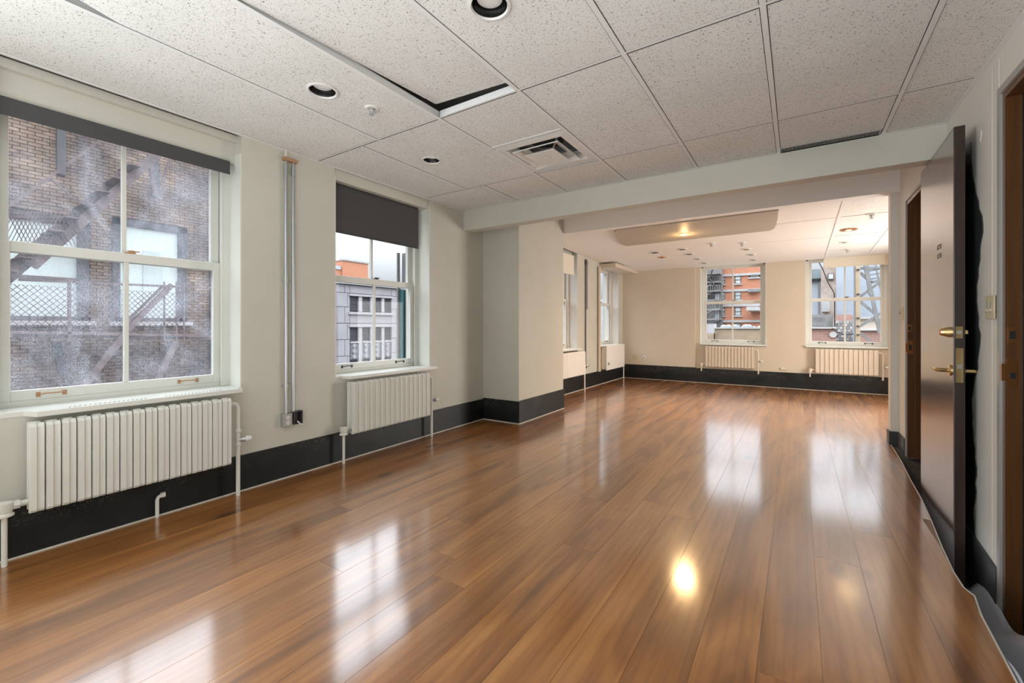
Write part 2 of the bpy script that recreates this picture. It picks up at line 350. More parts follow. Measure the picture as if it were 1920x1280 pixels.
struct(B(XO, XR+0.2, -3.75, -3.6, -0.5, CEILTOP).build('wall_rear', M['wall']), 'rear wall behind the viewer', 'wall')
struct(B(2.6, 2.7, 1.2, 5.5, -0.5, CEILTOP).box(XR+0.16, 2.6, 1.1, 1.2, -0.5, CEILTOP).build('wall_corridor', M['frame']), 'brown corridor wall glimpsed through the doorways', 'wall')
struct(B(XR+0.1, 2.7, 1.1, 5.6, 2.5, 2.6).build('ceiling_corridor', M['drywall']), 'corridor ceiling beyond the doorways', 'ceiling')

# column, beam, header
col = struct(B(XL, -2.737, 4.33, 5.49, 0, CEILTOP).build('wall_column', M['wall']), 'square pale pier standing out from the left wall under the beam', 'column')
struct(B(XL, XR, 3.95, 4.08, 2.258, CEILTOP).build('ceiling_beam', M['wall']), 'long beige beam crossing the room below the tiled ceiling', 'beam')
struct(B(-3.30, XR+0.02, 5.50, 5.64, 2.436, CEILTOP).build('ceiling_header', M['drywall']), 'white header behind the beige beam over the wide opening', 'beam')
# ceilings above
struct(B(XO, 2.9, -3.7, YF+0.4, CEILTOP, CEILTOP+0.1).build('ceiling_slab', M['drywall']), 'white slab above the suspended ceilings', 'ceiling')

# ------------------------------------------------------------------ floor
edgepts = [(-4, 0.60), (2.07, 0.592), (2.483, 0.612), (2.644, 0.632), (2.70, 0.612), (2.843, 0.611), (3.131, 0.629), (3.525, 0.662), (3.924, 0.69), (4.354, 0.707), (4.91, 0.739), (5.555, 0.757)]
def E_(y):
    if y > 5.56: return 2.5 if y > 5.69 else 0.757
    for (a, xa), (b, xb) in zip(edgepts, edgepts[1:]):
        if y <= b: return xa+(xb-xa)*(y-a)/(b-a)
    return edgepts[-1][1]
fl = MB()
ys = [-3.6]+[p[0] for p in edgepts[1:]]
fl.prism([(XL-0.02, y) for y in (5.56, -3.6)]+[(E_(y)-0.003, y) for y in ys], -0.03, -0.0015)
fl.box(XL-0.02, 0.757, 5.56, 5.69, -0.03, -0.0015).box(XL-0.02, 2.5, 5.69, YF, -0.03, -0.0015)
fl.box(XL-0.02, 0.6, -3.6, -0.2, -0.0015, 0)
floor = struct(fl.build('floor', mat('dark_joint_filler', (0.16, 0.07, 0.025), 0.4)), 'glossy brown varnished plank floor running through both rooms', 'floor')
PW = 0.185; x = XL; r_ = 0
while x < 2.5:
    y = -0.2-random.uniform(0, 2.6)
    while y < YF:
        L_ = random.uniform(2.8, 4.4); y0, y1 = max(y, -0.2), min(y+L_, YF); y += L_
        if y1-y0 < 0.05: continue
        sy = sorted(set([y0, y1]+[q for q, _ in edgepts if y0 < q < y1]+[q for q in (5.5601, 5.6899, 5.6901) if y0 < q < y1]))
        gp = 0.0006; A = x+gp
        pts = [(q, min(x+PW-gp, E_(q))) for q in sy]; seg = []
        runs = []
        for q, e in pts:
            if e > A+0.004: seg.append((q, e))
            else:
                if len(seg) > 1: runs.append(seg)
                seg = []
        if len(seg) > 1: runs.append(seg)
        if x > 0.757: runs = [[(q, e) for q, e in s_ if q > 5.69] for s_ in runs]; runs = [s_ for s_ in runs if len(s_) > 1 and s_[-1][0]-s_[0][0] > 0.1]
        for s_ in runs:
            poly = [(A, s_[0][0]+gp)]+[(e, min(max(q, s_[0][0]+gp), s_[-1][0]-gp)) for q, e in s_]+[(A, s_[-1][0]-gp)]
            MB().prism(poly, -0.0014, 0.0).build('plank', M['floor'], floor)
    x += PW
# pale lip along the free edge of the boards and the lower floor beside it
lip = MB()
lp = [(e, q) for q, e in edgepts[1:]]
for (x0, y0), (x1, y1) in zip(lp, lp[1:]): lip.obox((x0+0.002, y0, -0.012), (x1+0.002, y1, -0.012), 0.006, 0.026)
struct(lip.build('trim_1', M['caulk']), 'thin pale lip along the free right edge of the wood floor', 'trim')
low = MB()
def zl(y): return -0.31 if y < 3.9 else (-0.31+(y-3.9)/(5.3-3.9)*0.30 if y < 5.3 else -0.012)
yy = [-3.6, 1.0, 2.2, 3.2, 3.9, 4.3, 4.8, 5.3, 5.6]
for a, b in zip(yy, yy[1:]):
    low.add([(0.50, a, zl(a)), (2.6, a, zl(a)), (2.6, b, zl(b)), (0.50, b, zl(b)), (0.50, a, -0.5), (2.6, a, -0.5), (2.6, b, -0.5), (0.50, b, -0.5)], [(0, 1, 2, 3), (4, 7, 6, 5), (0, 4, 5, 1), (1, 5, 6, 2), (2, 6, 7, 3), (3, 7, 4, 0)])
struct(low.build('floor_lower', m_noise('dark_grey_carpet', (0.035, 0.037, 0.042), (0.10, 0.10, 0.11), 45)), 'dark grey lower floor strip between the wood edge and the right wall', 'floor')
# drop sheet with soft folds
ds = MB(); nx, ny = 10, 36; vs = []; fs = []
for j in range(ny+1):
    yv = 1.3+(3.32-1.3)*j/ny
    for i in range(nx+1):
        u = i/nx; x0 = E_(yv)+0.012; x1 = 0.812 if yv > 1.9 else 0.81; xv = x0+(x1-x0)*u
        zz = -0.30+0.045*math.sin(u*4+yv*2.3)*math.sin(yv*5)+0.02*math.sin(yv*13+u*5)
        if u < 0.25: zz += (0.25-u)*1.05
        if u > 0.45: zz += (u-0.45)*0.30
        if yv > 2.75: zz -= (yv-2.75)*0.16
        if yv > 3.0: zz -= (yv-3.0)*0.0
        vs.append((xv, yv, max(zz, -0.305)))
for j in range(ny):
    for i in range(nx): a = j*(nx+1)+i; fs.append((a, a+1, a+nx+2, a+nx+1))
o = MB().add(vs, fs).build('drop_sheet', M['sheet'], smooth=True, fix=False); sm = o.modifiers.new('thickness', 'SOLIDIFY'); sm.thickness = 0.003
tag(o, 'crumpled grey drop sheet lying beside the floor edge under the near doorway', 'sheet')

# ------------------------------------------------------------------ baseboards
def zbb(y): return 0.245 if y < 4.3 else 0.255
bb = MB()
bb.box(XL, XL+0.012, -3.6, 4.33, 0, 0.248)
bb.box(XL, XL+0.012, 5.49, YF, 0, 0.262)
bl_ = struct(bb.build('baseboard_left', M['base']), 'chipped black painted baseboard along the left wall', 'baseboard')
struct(B(XL+0.012, -2.725, 4.318, 4.33, 0, 0.262).box(-2.737, -2.725, 4.33, 5.50, 0, 0.268).build('baseboard_column', M['base']), 'black baseboard wrapped around the pale pier', 'baseboard')
struct(B(XL, -1.735, YF-0.062, YF-0.05, 0, 0.30).box(-1.735, 2.5, YF-0.02, YF, 0, 0.285).build('baseboard_far', M['base']), 'tall black baseboard along the far wall', 'baseboard')
br = MB()
def rb(y0, y1, t0, t1): br.add([(XR-0.014, y0, zl(y0)-0.02), (XR, y0, zl(y0)-0.02), (XR, y0, t0), (XR-0.014, y0, t0), (XR-0.014, y1, zl(y1)-0.02), (XR, y1, zl(y1)-0.02), (XR, y1, t1), (XR-0.014, y1, t1)], [(0, 1, 2, 3), (7, 6, 5, 4), (0, 4, 5, 1), (1, 5, 6, 2), (2, 6, 7, 3), (3, 7, 4, 0)])
rb(3.06, 4.2, -0.035, 0.07); rb(5.24, 5.56, 0.13, 0.13)
br.box(0.745, 0.757, 5.55, 5.69, -0.01, 0.13).box(0.745, XR, 5.548, 5.56, -0.01, 0.13)
struct(br.build('baseboard_right', mat('dark_grey_baseboard', (0.045, 0.048, 0.052), 0.4)), 'dark grey baseboard along the right wall', 'baseboard')
ck = MB().box(XL+0.012, XL+0.019, -0.5, 4.318, 0, 0.007).box(XL+0.012, -2.719, 4.311, 4.318, 0, 0.008).box(-2.725, -2.718, 4.318, 5.5, 0, 0.008).box(XL+0.012, XL+0.019, 5.5, YF-0.07, 0, 0.008).box(XL+0.01, 2.4, YF-0.068, YF-0.062, 0, 0.005)
struct(ck.build('trim_2', M['caulk']), 'thin pale caulk line at the foot of the black baseboards', 'trim')

# ------------------------------------------------------------------ suspended ceiling, near room
ceiling = struct(empty('ceiling', (0, 0, 0)), 'suspended ceiling of fissured white tiles over the near room', 'ceiling')
GX = [XL, -2.52, -1.93, -1.325, -0.712, -0.12, 0.50, XR]; GX3 = [XL, -2.50, -1.93, -1.325, -0.712, -0.12, 0.50, XR]
GY = [-2.79, -1.57, -0.35, 0.87, 2.09, 3.315, 3.95]
holes = {(1, 3): (-2.255, 1.483, 0.072), (3, 3): (-1.072, 1.468, 0.076), (1, 4): (-2.467, 2.585, 0.066)}
def hole_plate(mb, x0, x1, y0, y1, z0, z1, cx, cy, r, n=32):
    vs = []; fs = []
    for z in (z0, z1):
        for k in range(n):
            a = 2*PI*(k+0.5)/n; c, s_ = math.cos(a), math.sin(a); vs.append((cx+r*c, cy+r*s_, z))
        for k in range(n):
            a = 2*PI*(k+0.5)/n; c, s_ = math.cos(a), math.sin(a)
            t = min(((x1-cx)/c if c > 0 else (x0-cx)/c) if abs(c) > 1e-6 else 9, ((y1-cy)/s_ if s_ > 0 else (y0-cy)/s_) if abs(s_) > 1e-6 else 9)
            vs.append((cx+t*c, cy+t*s_, z))
    for lev in (0, 2*n):
        for k in range(n):
            k2 = (k+1) % n; q = (lev+k, lev+k2, lev+n+k2, lev+n+k); fs.append(q if lev == 0 else q[::-1])
    for k in range(n): k2 = (k+1) % n; fs.append((k, k+2*n, k2+2*n, k2)); fs.append((n+k, n+k2, 3*n+k2, 3*n+k))
    b0 = len(vs)
    for z in (z0, z1):
        for (x, y) in ((x0, y0), (x1, y0), (x1, y1), (x0, y1)): vs.append((x, y, z))
    # corner triangles
    def near(cx_, cy_, off):
        d = sorted(range(n), key=lambda k: (vs[off+n+k][0]-cx_)**2+(vs[off+n+k][1]-cy_)**2)
        cand = [k for k in range(n) if ((vs[off+n+k][0]-cx_)*(vs[off+n+(k+1) % n][1]-vs[off+n+k][1])-(vs[off+n+k][1]-cy_)*(vs[off+n+(k+1) % n][0]-vs[off+n+k][0])) ** 2 > 1e-10 and abs(vs[off+n+k][0]-vs[off+n+(k+1) % n][0]) > 1e-6 and abs(vs[off+n+k][1]-vs[off+n+(k+1) % n][1]) > 1e-6]
        return min(cand, key=lambda k: (vs[off+n+k][0]-cx_)**2+(vs[off+n+k][1]-cy_)**2) if cand else None
    for li, off in ((0, 0), (4, 2*n)):
        for ci, (x, y) in enumerate(((x0, y0), (x1, y0), (x1, y1), (x0, y1))):
            k = near(x, y, off)
            if k is not None: fs.append((off+n+k, off+n+(k+1) % n, b0+li+ci))
    mb.add(vs, fs)
for j in range(len(GY)-1):
    gx = GX3 if j == 5 else ([XL, -2.71]+GX[2:] if j == 4 else GX)
    for i in range(len(gx)-1):
        gy0, gy1 = (0.26 if i < 2 and GY[j] == 0.87 else GY[j]), (0.26 if i < 2 and GY[j+1] == 0.87 else GY[j+1]); x0, x1, y0, y1 = gx[i]+0.0155, gx[i+1]-0.0155, gy0+0.0125, gy1-0.0125; mb = MB(); z0 = ZC
        if j == 4 and i == 2: y1 = 2.655
        if j == 5 and i == 5: y1 = 3.845
        if (i, j) in holes: hole_plate(mb, x0, x1, y0, y1, z0, z0+0.016, *holes[(i, j)])
        else: mb.box(x0, x1, y0, y1, z0, z0+0.016)
        if (i, j) == (2, 3):                                   # the tile that has slipped: pushed up at its far left corner
            def wp(v):
                a = min(1, max(0, (v[1]-1.1)/1.0)); b = 1-min(1, max(0, (v[0]+1.93)/0.6))
                return (v[0]+0.012*b*a, v[1]-0.045*a, v[2]+0.006+0.055*a*(0.45+0.55*b))
            mb.build('ceiling_tile', M['tile'], ceiling, warp=wp)
        else: mb.build('ceiling_tile', M['tile'], ceiling)
for i, x in enumerate(GX[1:-1]):
    y1 = 3.95 if i else 2.09
    B(x-0.012, x+0.012, -3.5, y1, ZC-0.003, ZC-0.001).box(x-0.001, x+0.001, -3.5, y1, ZC+0.004, ZC+0.045).build('grid_bar', M['grid'], ceiling)
B(-2.511, -2.489, 3.327, 3.95, ZC-0.003, ZC-0.001).build('grid_bar', M['grid'], ceiling); B(-2.721, -2.699, 2.10, 3.303, ZC-0.003, ZC-0.001).build('grid_bar', M['grid'], ceiling)
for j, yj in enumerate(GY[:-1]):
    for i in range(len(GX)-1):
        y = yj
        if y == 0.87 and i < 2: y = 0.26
        B(GX[i]+0.016, GX[i+1]-0.016, y+0.0105, y+0.0122, ZC-0.0005, ZC+0.014).build('joint_shade_strip', M['joint'], ceiling)  # dark strip added to draw the shaded groove at each cross joint
        B(GX[i]+0.012, GX[i+1]-0.012, y-0.011, y+0.002, ZC-0.002, ZC-0.001).box(GX[i]+0.012, GX[i+1]-0.012, y-0.001, y+0.001, ZC+0.004, ZC+0.045).build('grid_bar', M['grid'], ceiling)
B(-1.913, -1.337, 2.643, 2.667, ZC-0.005, ZC-0.001).build('grid_bar', M['grid'], ceiling)
B(XL, XL+0.02, -3.5, 3.95, ZC-0.007, ZC-0.002).build('wall_angle', M['grid'], ceiling)
B(XR-0.022, XR, -3.5, 3.95, ZC-0.007, ZC-0.002).build('wall_angle', M['grid'], ceiling)
B(XL, XR, 3.935, 3.95, ZC-0.006, ZC-0.002).build('wall_angle', M['trim'], ceiling)

# return-air grille strip in the ceiling against the beam
gr = empty('return_grille', (0.18, 3.895, ZC)); g_ = MB().box(-0.29, 0.30, -0.048, -0.040, -0.006, 0.01).box(-0.29, 0.30, 0.040, 0.05, -0.006, 0.01).box(-0.29, -0.282, -0.04, 0.04, -0.006, 0.01).box(0.292, 0.30, -0.04, 0.04, -0.006, 0.01)
g_.build('frame', M['greymetal'], gr); B(-0.29, 0.30, -0.045, 0.045, 0.012, 0.02).build('backing', M['dark'], gr)
sl = MB()
for k in range(24): xx = -0.277+k*0.0243; sl.box(xx, xx+0.006, -0.04, 0.04, -0.004, 0.008)
for k in range(4): yv = -0.03+k*0.019; sl.box(-0.282, 0.292, yv, yv+0.005, -0.004, 0.008)
sl.build('lattice', M['grille'], gr, kind='stuff')
tag(gr, 'dark egg-crate return grille strip set in the ceiling against the beam', 'vent')

# square diffuser
vt = empty('ceiling_diffuser', (-1.627, 2.985, ZC)); R = 0.292
fr = MB()
def sqring(mb, r0, z0, r1, z1):
    c = [(-1, -1), (1, -1), (1, 1), (-1, 1)]; vs = [(a*r0, b*r0, z0) for a, b in c]+[(a*r1, b*r1, z1) for a, b in c]
    mb.add(vs, [(i, (i+1) % 4, 4+(i+1) % 4, 4+i) for i in range(4)])
sqring(fr, R, -0.002, R-0.055, -0.006); sqring(fr, R-0.055, -0.006, R-0.085, 0.06); sqring(fr, R, -0.002, R, 0.02)
fr.build('frame', M['white_plastic'], vt, fix=False)
md = MB(); sqring(md, 0.195, -0.018, 0.115, 0.030); sqring(md, 0.195, -0.018, 0.192, -0.008); md.build('middle_cone', M['white_plastic'], vt, fix=False)
pc = MB(); pc.box(-0.125, 0.125, -0.125, 0.125, -0.032, -0.028); sqring(pc, 0.125, -0.03, 0.085, 0.0); pc.build('centre_plate', M['white_plastic'], vt, fix=False)
MB().lathe([(0.032, -0.040), (0.028, -0.034), (0.0, -0.034)][::-1], 0, 0, 0).build('knob', M['white_plastic'], vt, smooth=True)
B(-R, R, -R, R, 0.12, 0.13).box(-R, -R+0.01, -R, R, 0.02, 0.12).box(R-0.01, R, -R, R, 0.02, 0.12).box(-R, R, -R, -R+0.01, 0.02, 0.12).box(-R, R, R-0.01, R, 0.02, 0.12).build('plenum_box', M['greymetal'], vt)
MB().lathe([(0.13, 0.10), (0.13, 0.118)], 0, 0, 0).build('duct_mouth', M['dark'], vt)
for a, b in ((-1, -1), (1, -1), (1, 1), (-1, 1)): MB().obox((a*0.11, b*0.11, -0.02), (a*0.22, b*0.22, 0.05), 0.012, 0.004).build('bracket', M['chrome'], vt)
tag(vt, 'square white air diffuser with nested louvres set in the tiled ceiling', 'vent')

def downlight(x, y, z, r, label, lit=False, trimc='white_plastic', depth=0.06, group='recessed ceiling lights'):
    e = empty('recessed_light', (x, y, z)); tag(e, label, 'ceiling light', group)
    MB().lathe([(r+0.014, -0.001), (r+0.013, -0.006), (r+0.002, -0.008), (r-0.004, 0.004)], 0, 0, 0, 36, caps=False).build('trim_ring', M[trimc], e, smooth=True, fix=False)
    MB().lathe([(r-0.003, 0.0), (r-0.012, 0.03), (r-0.02, depth), (0.001, depth+0.002)], 0, 0, 0, 36, caps=False).build('reflector', M['copper'] if lit else M['blackgloss'], e, smooth=True, fix=False)
    MB().lathe([(0.001, depth*0.30), (r*0.5, depth*0.33), (r*0.70, depth*0.42), (r*0.62, depth*0.9), (0.02, depth*0.98)], 0, 0, 0, 28).build('lamp', M['lamp'] if lit else M['lens'], e, smooth=True)
    return e
downlight(-2.255, 1.483, ZC, 0.072, 'unlit black recessed light nearest the big left window, beside a sprinkler')
downlight(-1.072, 1.468, ZC, 0.076, 'unlit black recessed light cut off by the top edge of the photo')
downlight(-2.467, 2.585, ZC, 0.066, 'small unlit recessed light between the square diffuser and the left wall')
def sprinkler(x, y, z, label, sc=1.0):
    e = empty('sprinkler', (x, y, z)); tag(e, label, 'sprinkler', 'ceiling sprinklers')
    MB().lathe([(0.042*sc, 0.0), (0.040*sc, -0.006*sc), (0.026*sc, -0.008*sc), (0.020*sc, -0.002)], 0, 0, 0, 28, caps=False).build('escutcheon', M['white_plastic'], e, smooth=True, fix=False)
    MB().lathe([(0.012*sc, 0.0), (0.012*sc, -0.012*sc), (0.006*sc, -0.02*sc), (0.005*sc, -0.034*sc)], 0, 0, 0, 14).tube([(-0.014*sc, 0, -0.006*sc), (-0.017*sc, 0, -0.02*sc), (0, 0, -0.038*sc), (0.017*sc, 0, -0.02*sc), (0.014*sc, 0, -0.006*sc)], 0.003*sc, 8).build('head', M['greymetal'], e, smooth=True)
    MB().lathe([(0.015*sc, -0.038*sc), (0.015*sc, -0.041*sc)], 0, 0, 0, 20).build('deflector', M['chrome'], e)
sprinkler(-2.185, 1.768, ZC, 'white-rimmed sprinkler beside the near left recessed light')

# ------------------------------------------------------------------ far-room ceiling (falls slightly towards the end wall)
def zf(y): return 2.478-(y-5.6)*0.035
def wfar(v): return (v[0], v[1], v[2]+zf(v[1]))
cf = MB().box(XL, 0.40, 5.62, YF, 0, 0.02)
c2 = cf.build('ceiling_far', M['drywall'], warp=wfar); struct(c2, 'smooth white ceiling over the far room', 'ceiling')
fx = [0.412, 1.0, 1.6, 2.2, 2.6]; fy = [5.62, 6.5, 7.6, 8.7, YF]
for i in range(4):
    for j in range(4):
        B(fx[i]+0.003, fx[i+1]-0.003, fy[j]+0.003, fy[j+1]-0.003, 0.0, 0.012).build('ceiling_tile', M['tile'], c2, warp=wfar)
for x in fx[:4]: B(x-0.013, x+0.013, 5.62, YF, -0.006, -0.001).build('grid_bar', M['grid'], c2, warp=wfar)
for y in fy[1:4]: B(fx[0]+0.013, 2.55, y-0.011, y+0.011, -0.005, -0.001).build('grid_bar', M['grid'], c2, warp=wfar)
B(-0.25, 0.399, 6.49, 6.505, -0.004, 0.0).build('joint_strip', M['drywall'], c2, warp=wfar); B(-0.5, 0.399, 7.59, 7.605, -0.004, 0.0).build('joint_strip', M['drywall'], c2, warp=wfar)
# lowered taupe panel with rounded far corners and a lit lamp in it
zs = 2.422
pl = [(-2.02, 5.642), (-0.17, 5.642)]
for q_ in ((1459.5, 395), (1458, 410), (1455, 422), (1451, 429), (1443, 432.5), (1178, 461), (1170, 460.5), (1164, 457.5), (1159, 452), (1155, 444), (1152, 436)): v_ = atZ(q_[0], q_[1], zs); pl.append((v_.x, v_.y))
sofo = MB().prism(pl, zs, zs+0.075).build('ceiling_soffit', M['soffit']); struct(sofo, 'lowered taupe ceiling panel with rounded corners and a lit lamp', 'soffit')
lp_ = atZ(1283, 439, zs)
e = empty('recessed_light', (lp_.x, lp_.y, zs)); tag(e, 'lit amber recessed light glowing in the lowered taupe panel', 'ceiling light', 'recessed ceiling lights')
MB().lathe([(0.085, -0.001), (0.083, -0.006), (0.066, -0.008)], 0, 0, 0, 32).build('trim_ring', M['ivory'], e, smooth=True, fix=False)
MB().lathe([(0.066, -0.007), (0.001, -0.010)], 0, 0, 0, 32).build('lamp', M['lamp'], e, smooth=True, fix=False)
spot('panel_lamp_light', (lp_.x, lp_.y, zs-0.03), 150, (1.0, 0.66, 0.32), 2.7, 1.0, 0.12)
pl_ = bpy.data.lights.new('panel_lamp_glow', 'POINT'); pl_.energy = 2.5; pl_.color = (1.0, 0.6, 0.25); pl_.shadow_soft_size = 0.03
po = bpy.data.objects.new('panel_lamp_glow', pl_); C.objects.link(po); po.location = (lp_.x, lp_.y, zs-0.10)
q = atZ(1591, 430, zf(7.2)); e = empty('recessed_light', (q.x, q.y, zf(q.y))); tag(e, 'lit amber recessed light in the tiled strip before the right far window', 'ceiling light', 'recessed ceiling lights')
MB().lathe([(0.095, -0.001), (0.093, -0.009), (0.066, -0.011)], 0, 0, 0, 32).build('trim_ring', M['copper'], e, smooth=True, fix=False)
MB().lathe([(0.066, -0.010), (0.001, -0.012)], 0, 0, 0, 32).build('lamp', M['lamp'], e, smooth=True, fix=False)
spot('tile_lamp_light', (q.x, q.y, zf(q.y)-0.03), 14, (1.0, 0.68, 0.36), 2.7, 1.0, 0.12)
# small unlit lights in the far white ceiling
fl_ = [(1228, 473, 1.25, 'largest unlit black lamp hole in the white far ceiling, at its left'), (1241, 482, 0.8, 'reddish unlit lamp hole just behind the largest one in the far ceiling'), (1279, 467, 1.0, 'unlit lamp hole just behind the lowered taupe panel, below its glowing lamp'),
       (1292, 476, 1.0, 'second unlit lamp hole of the left row in the far white ceiling'), (1307, 485, 0.9, 'third unlit lamp hole of the left row in the far white ceiling'), (1320, 493, 0.9, 'unlit lamp hole of the left row closest to the left far window'),
       (1399, 467, 0.9, 'unlit lamp hole behind the cross-shaped sprinkler in the far ceiling'), (1408, 477, 0.9, 'pale unlit lamp hole in the middle of the right row'), (1412, 487, 0.9, 'unlit lamp hole of the right row nearest the far wall'), (1583, 454, 0.7, 'small unlit lamp hole in the tiles before the right far window')]
for px, py, s_, lab in fl_:
    y = 7.5
    for _ in range(6): p = atZ(px, py, zf(min(y, YF))); y = p.y
    y = min(p.y, YF-0.12); e = empty('recessed_light', (p.x, y, zf(y))); tag(e, lab, 'ceiling light', 'recessed ceiling lights'); r = 0.075*s_
    MB().lathe([(r+0.012, 0.0), (r+0.011, -0.006), (r, -0.008)], 0, 0, 0, 24).build('trim_ring', M['white_plastic'] if s_ != 0.8 else M['copper'], e, smooth=True, fix=False)
    MB().lathe([(r, -0.0075), (0.001, -0.009)], 0, 0, 0, 24).build('lamp', M['dark'], e, smooth=True, fix=False)
for px, py, lab in ((1334, 456, 'white sprinkler rose just behind the lowered taupe panel'), (1391, 455, 'cross-shaped sprinkler behind the right part of the taupe panel'), (1634, 401, 'sprinkler in the first tile at the right of the far ceiling'), (1589, 467, 'small sprinkler directly before the right far window')):
    y = 7.0
    for _ in range(6): p = atZ(px, py, zf(min(y, YF))); y = p.y
    y = min(p.y, YF-0.1); sprinkler(p.x, y, zf(y), lab, 1.3)
# boxed bulkhead over the last left window
struct(B(XL, -2.93, 8.12, YF-0.05, 2.285, 2.36).build('trim_3', M['peach']), 'boxed beige bulkhead over the farthest left window', 'trim')

# ------------------------------------------------------------------ sash windows; local x along the wall, local y outwards
def sash_window(idx, loc, rz, w, zbot, ztop, zmeet, glassm, label, setback=0.16, fmat='trim', handles=True, paintm='trim', lining=True):
    """w: width of recess; the frame fills it. origin at the middle of the wall face"""
    e = empty('window_%d' % idx, loc, rz); struct(e, label, 'window'); h = w/2; T = M[fmat]; d = setback
    m = MB()                                     # outer box frame
    m.box(-h, -h+0.045, d, d+0.13, zbot, ztop).box(h-0.045, h, d, d+0.13, zbot, ztop).box(-h, h, d, d+0.13, ztop-0.05, ztop).box(-h, h, d+0.02, d+0.16, zbot-0.03, zbot+0.03)
    m.box(-h+0.045, -h+0.06, d, d+0.015, zbot, ztop-0.05).box(h-0.06, h-0.045, d, d+0.015, zbot, ztop-0.05)
    m.build('frame', T, e, bevel=0.002)
    if lining: B(-h, -h+0.008, 0.0, d, zbot, ztop).box(h-0.008, h, 0.0, d, zbot, ztop).build('reveal_lining', T, e)
    def sash(name, y0, z0, z1, rail_b, rail_t):
        x0, x1 = -h+0.05, h-0.05; s_ = MB(); st = 0.052
        s_.box(x0, x0+st, y0, y0+0.035, z0, z1).box(x1-st, x1, y0, y0+0.035, z0, z1).box(x0+st, x1-st, y0, y0+0.035, z0, z0+rail_b).box(x0+st, x1-st, y0, y0+0.035, z1-rail_t, z1)
        so = s_.build(name, T, e, bevel=0.003)
        B(-0.012, 0.012, y0+0.004, y0+0.03, z0+rail_b, z1-rail_t).build('muntin', T, so, bevel=0.003)
        B(x0+st-0.004, -0.010, y0+0.016, y0+0.020, z0+rail_b-0.004, z1-rail_t+0.004).build('pane', glassm, so)
        B(0.010, x1-st+0.004, y0+0.016, y0+0.020, z0+rail_b-0.004, z1-rail_t+0.004).build('pane', glassm, so)
        return so
    lo = sash('lower_sash', d+0.022, zbot+0.03, zmeet+0.028, 0.055, 0.056)
    up = sash('upper_sash', d+0.062, zmeet-0.028, ztop-0.03, 0.050, 0.05)
    if handles:
        for sx in (-0.28*w, 0.28*w):
            hm = MB(); zz = zbot+0.055; yy_ = d+0.022
            hm.tube([(sx-0.05, yy_, zz), (sx-0.046, yy_-0.022, zz+0.004), (sx-0.03, yy_-0.030, zz+0.008), (sx+0.03, yy_-0.030, zz+0.008), (sx+0.046, yy_-0.022, zz+0.004), (sx+0.05, yy_, zz)], 0.004, 8)
            hm.box(sx-0.060, sx-0.042, yy_-0.003, yy_+0.001, zz-0.012, zz+0.014).box(sx+0.042, sx+0.060, yy_-0.003, yy_+0.001, zz-0.012, zz+0.014)
            hm.build('lift_handle', M['rust'] if idx == 1 else M['darksteel'], lo, smooth=True)
        lk = MB().box(-0.005, 0.045, d+0.020, d+0.052, zmeet+0.028, zmeet+0.035).lathe([(0.016, 0), (0.016, 0.012), (0.006, 0.016)], 0.03, d+0.036, zmeet+0.034, 16).box(0.005, 0.065, d+0.028, d+0.038, zmeet+0.040, zmeet+0.046)
        lk.build('sash_lock', M['rust'] if idx == 1 else M['darksteel'], lo, smooth=True)
    return e
ZS = 0.725
w1 = sash_window(1, (XL, 0.945, 0), PI/2, 1.15, ZS, 2.36, 1.571, M['dirty_glass'], 'large sash window with dusty panes looking onto a brick wall and fire escape')
w2 = sash_window(2, (XL, 2.824, 0), PI/2, 1.132, ZS, 2.42, 1.578, M['glass'], 'clear sash window under a half-drawn charcoal blind')
w3 = sash_window(3, (XL, 6.525, 0), PI/2, 1.15, ZS+0.03, 2.42, 1.60, M['glass'], 'sash window mostly hidden behind the pale pier', fmat='bright_wall')
w4 = sash_window(4, (XL, 8.67, 0), PI/2, 1.10, ZS+0.03, 2.36, 1.60, M['glass'], 'narrow-looking sash window last on the left wall', fmat='bright_wall')
w5 = sash_window(5, (-1.08, YF, 0), 0, 1.16, 0.785, 2.38, 1.618, M['glass'], 'sash window in the far wall looking onto a red brick building', setback=0.10)
w6 = sash_window(6, (0.705, YF, 0), 0, 1.17, 0.785, 2.38, 1.618, M['glass'], 'sash window in the far wall looking onto a steel tower', setback=0.10)
# sills (window stools)
def sill(win, h, z, d, out, x0, x1, slots=False):
    m = MB().box(-h, h, -0.004, d+0.02, z-0.028, z)
    m.prism([(x0, -0.004), (x0+0.03, -out), (x1, -out), (x1+0.0, -0.004)], z-0.028, z)
    so = m.build('sill', M['trim'], win, bevel=0.003)
    if slots:
        k = MB(); n_ = int((x1-x0-0.25)/0.02)
        for i in range(n_):
            if abs(i-n_/2) < 2: continue
            xx = x0+0.16+i*0.02; k.obox((xx-0.006, -out+0.028, z+0.0006), (xx+0.006, -out+0.058, z+0.0006), 0.006, 0.001)
        k.build('vent_slots', m_noise('grey_slot_shadow', (0.25, 0.25, 0.24), (0.4, 0.4, 0.38), 9), so, kind='stuff')
sill(w1, 0.575, ZS, 0.16, 0.085, -0.455, 0.545, True)
sill(w2, 0.566, ZS, 0.16, 0.085, -0.50, 0.60)
sill(w3, 0.575, ZS+0.03, 0.16, 0.085, -0.50, 0.60)
sill(w4, 0.55, ZS+0.03, 0.16, 0.06, -0.50, 0.58)
sill(w5, 0.60, 0.79, 0.10, 0.05, -0.60, 0.60)
sill(w6, 0.61, 0.79, 0.10, 0.05, -0.61, 0.61)
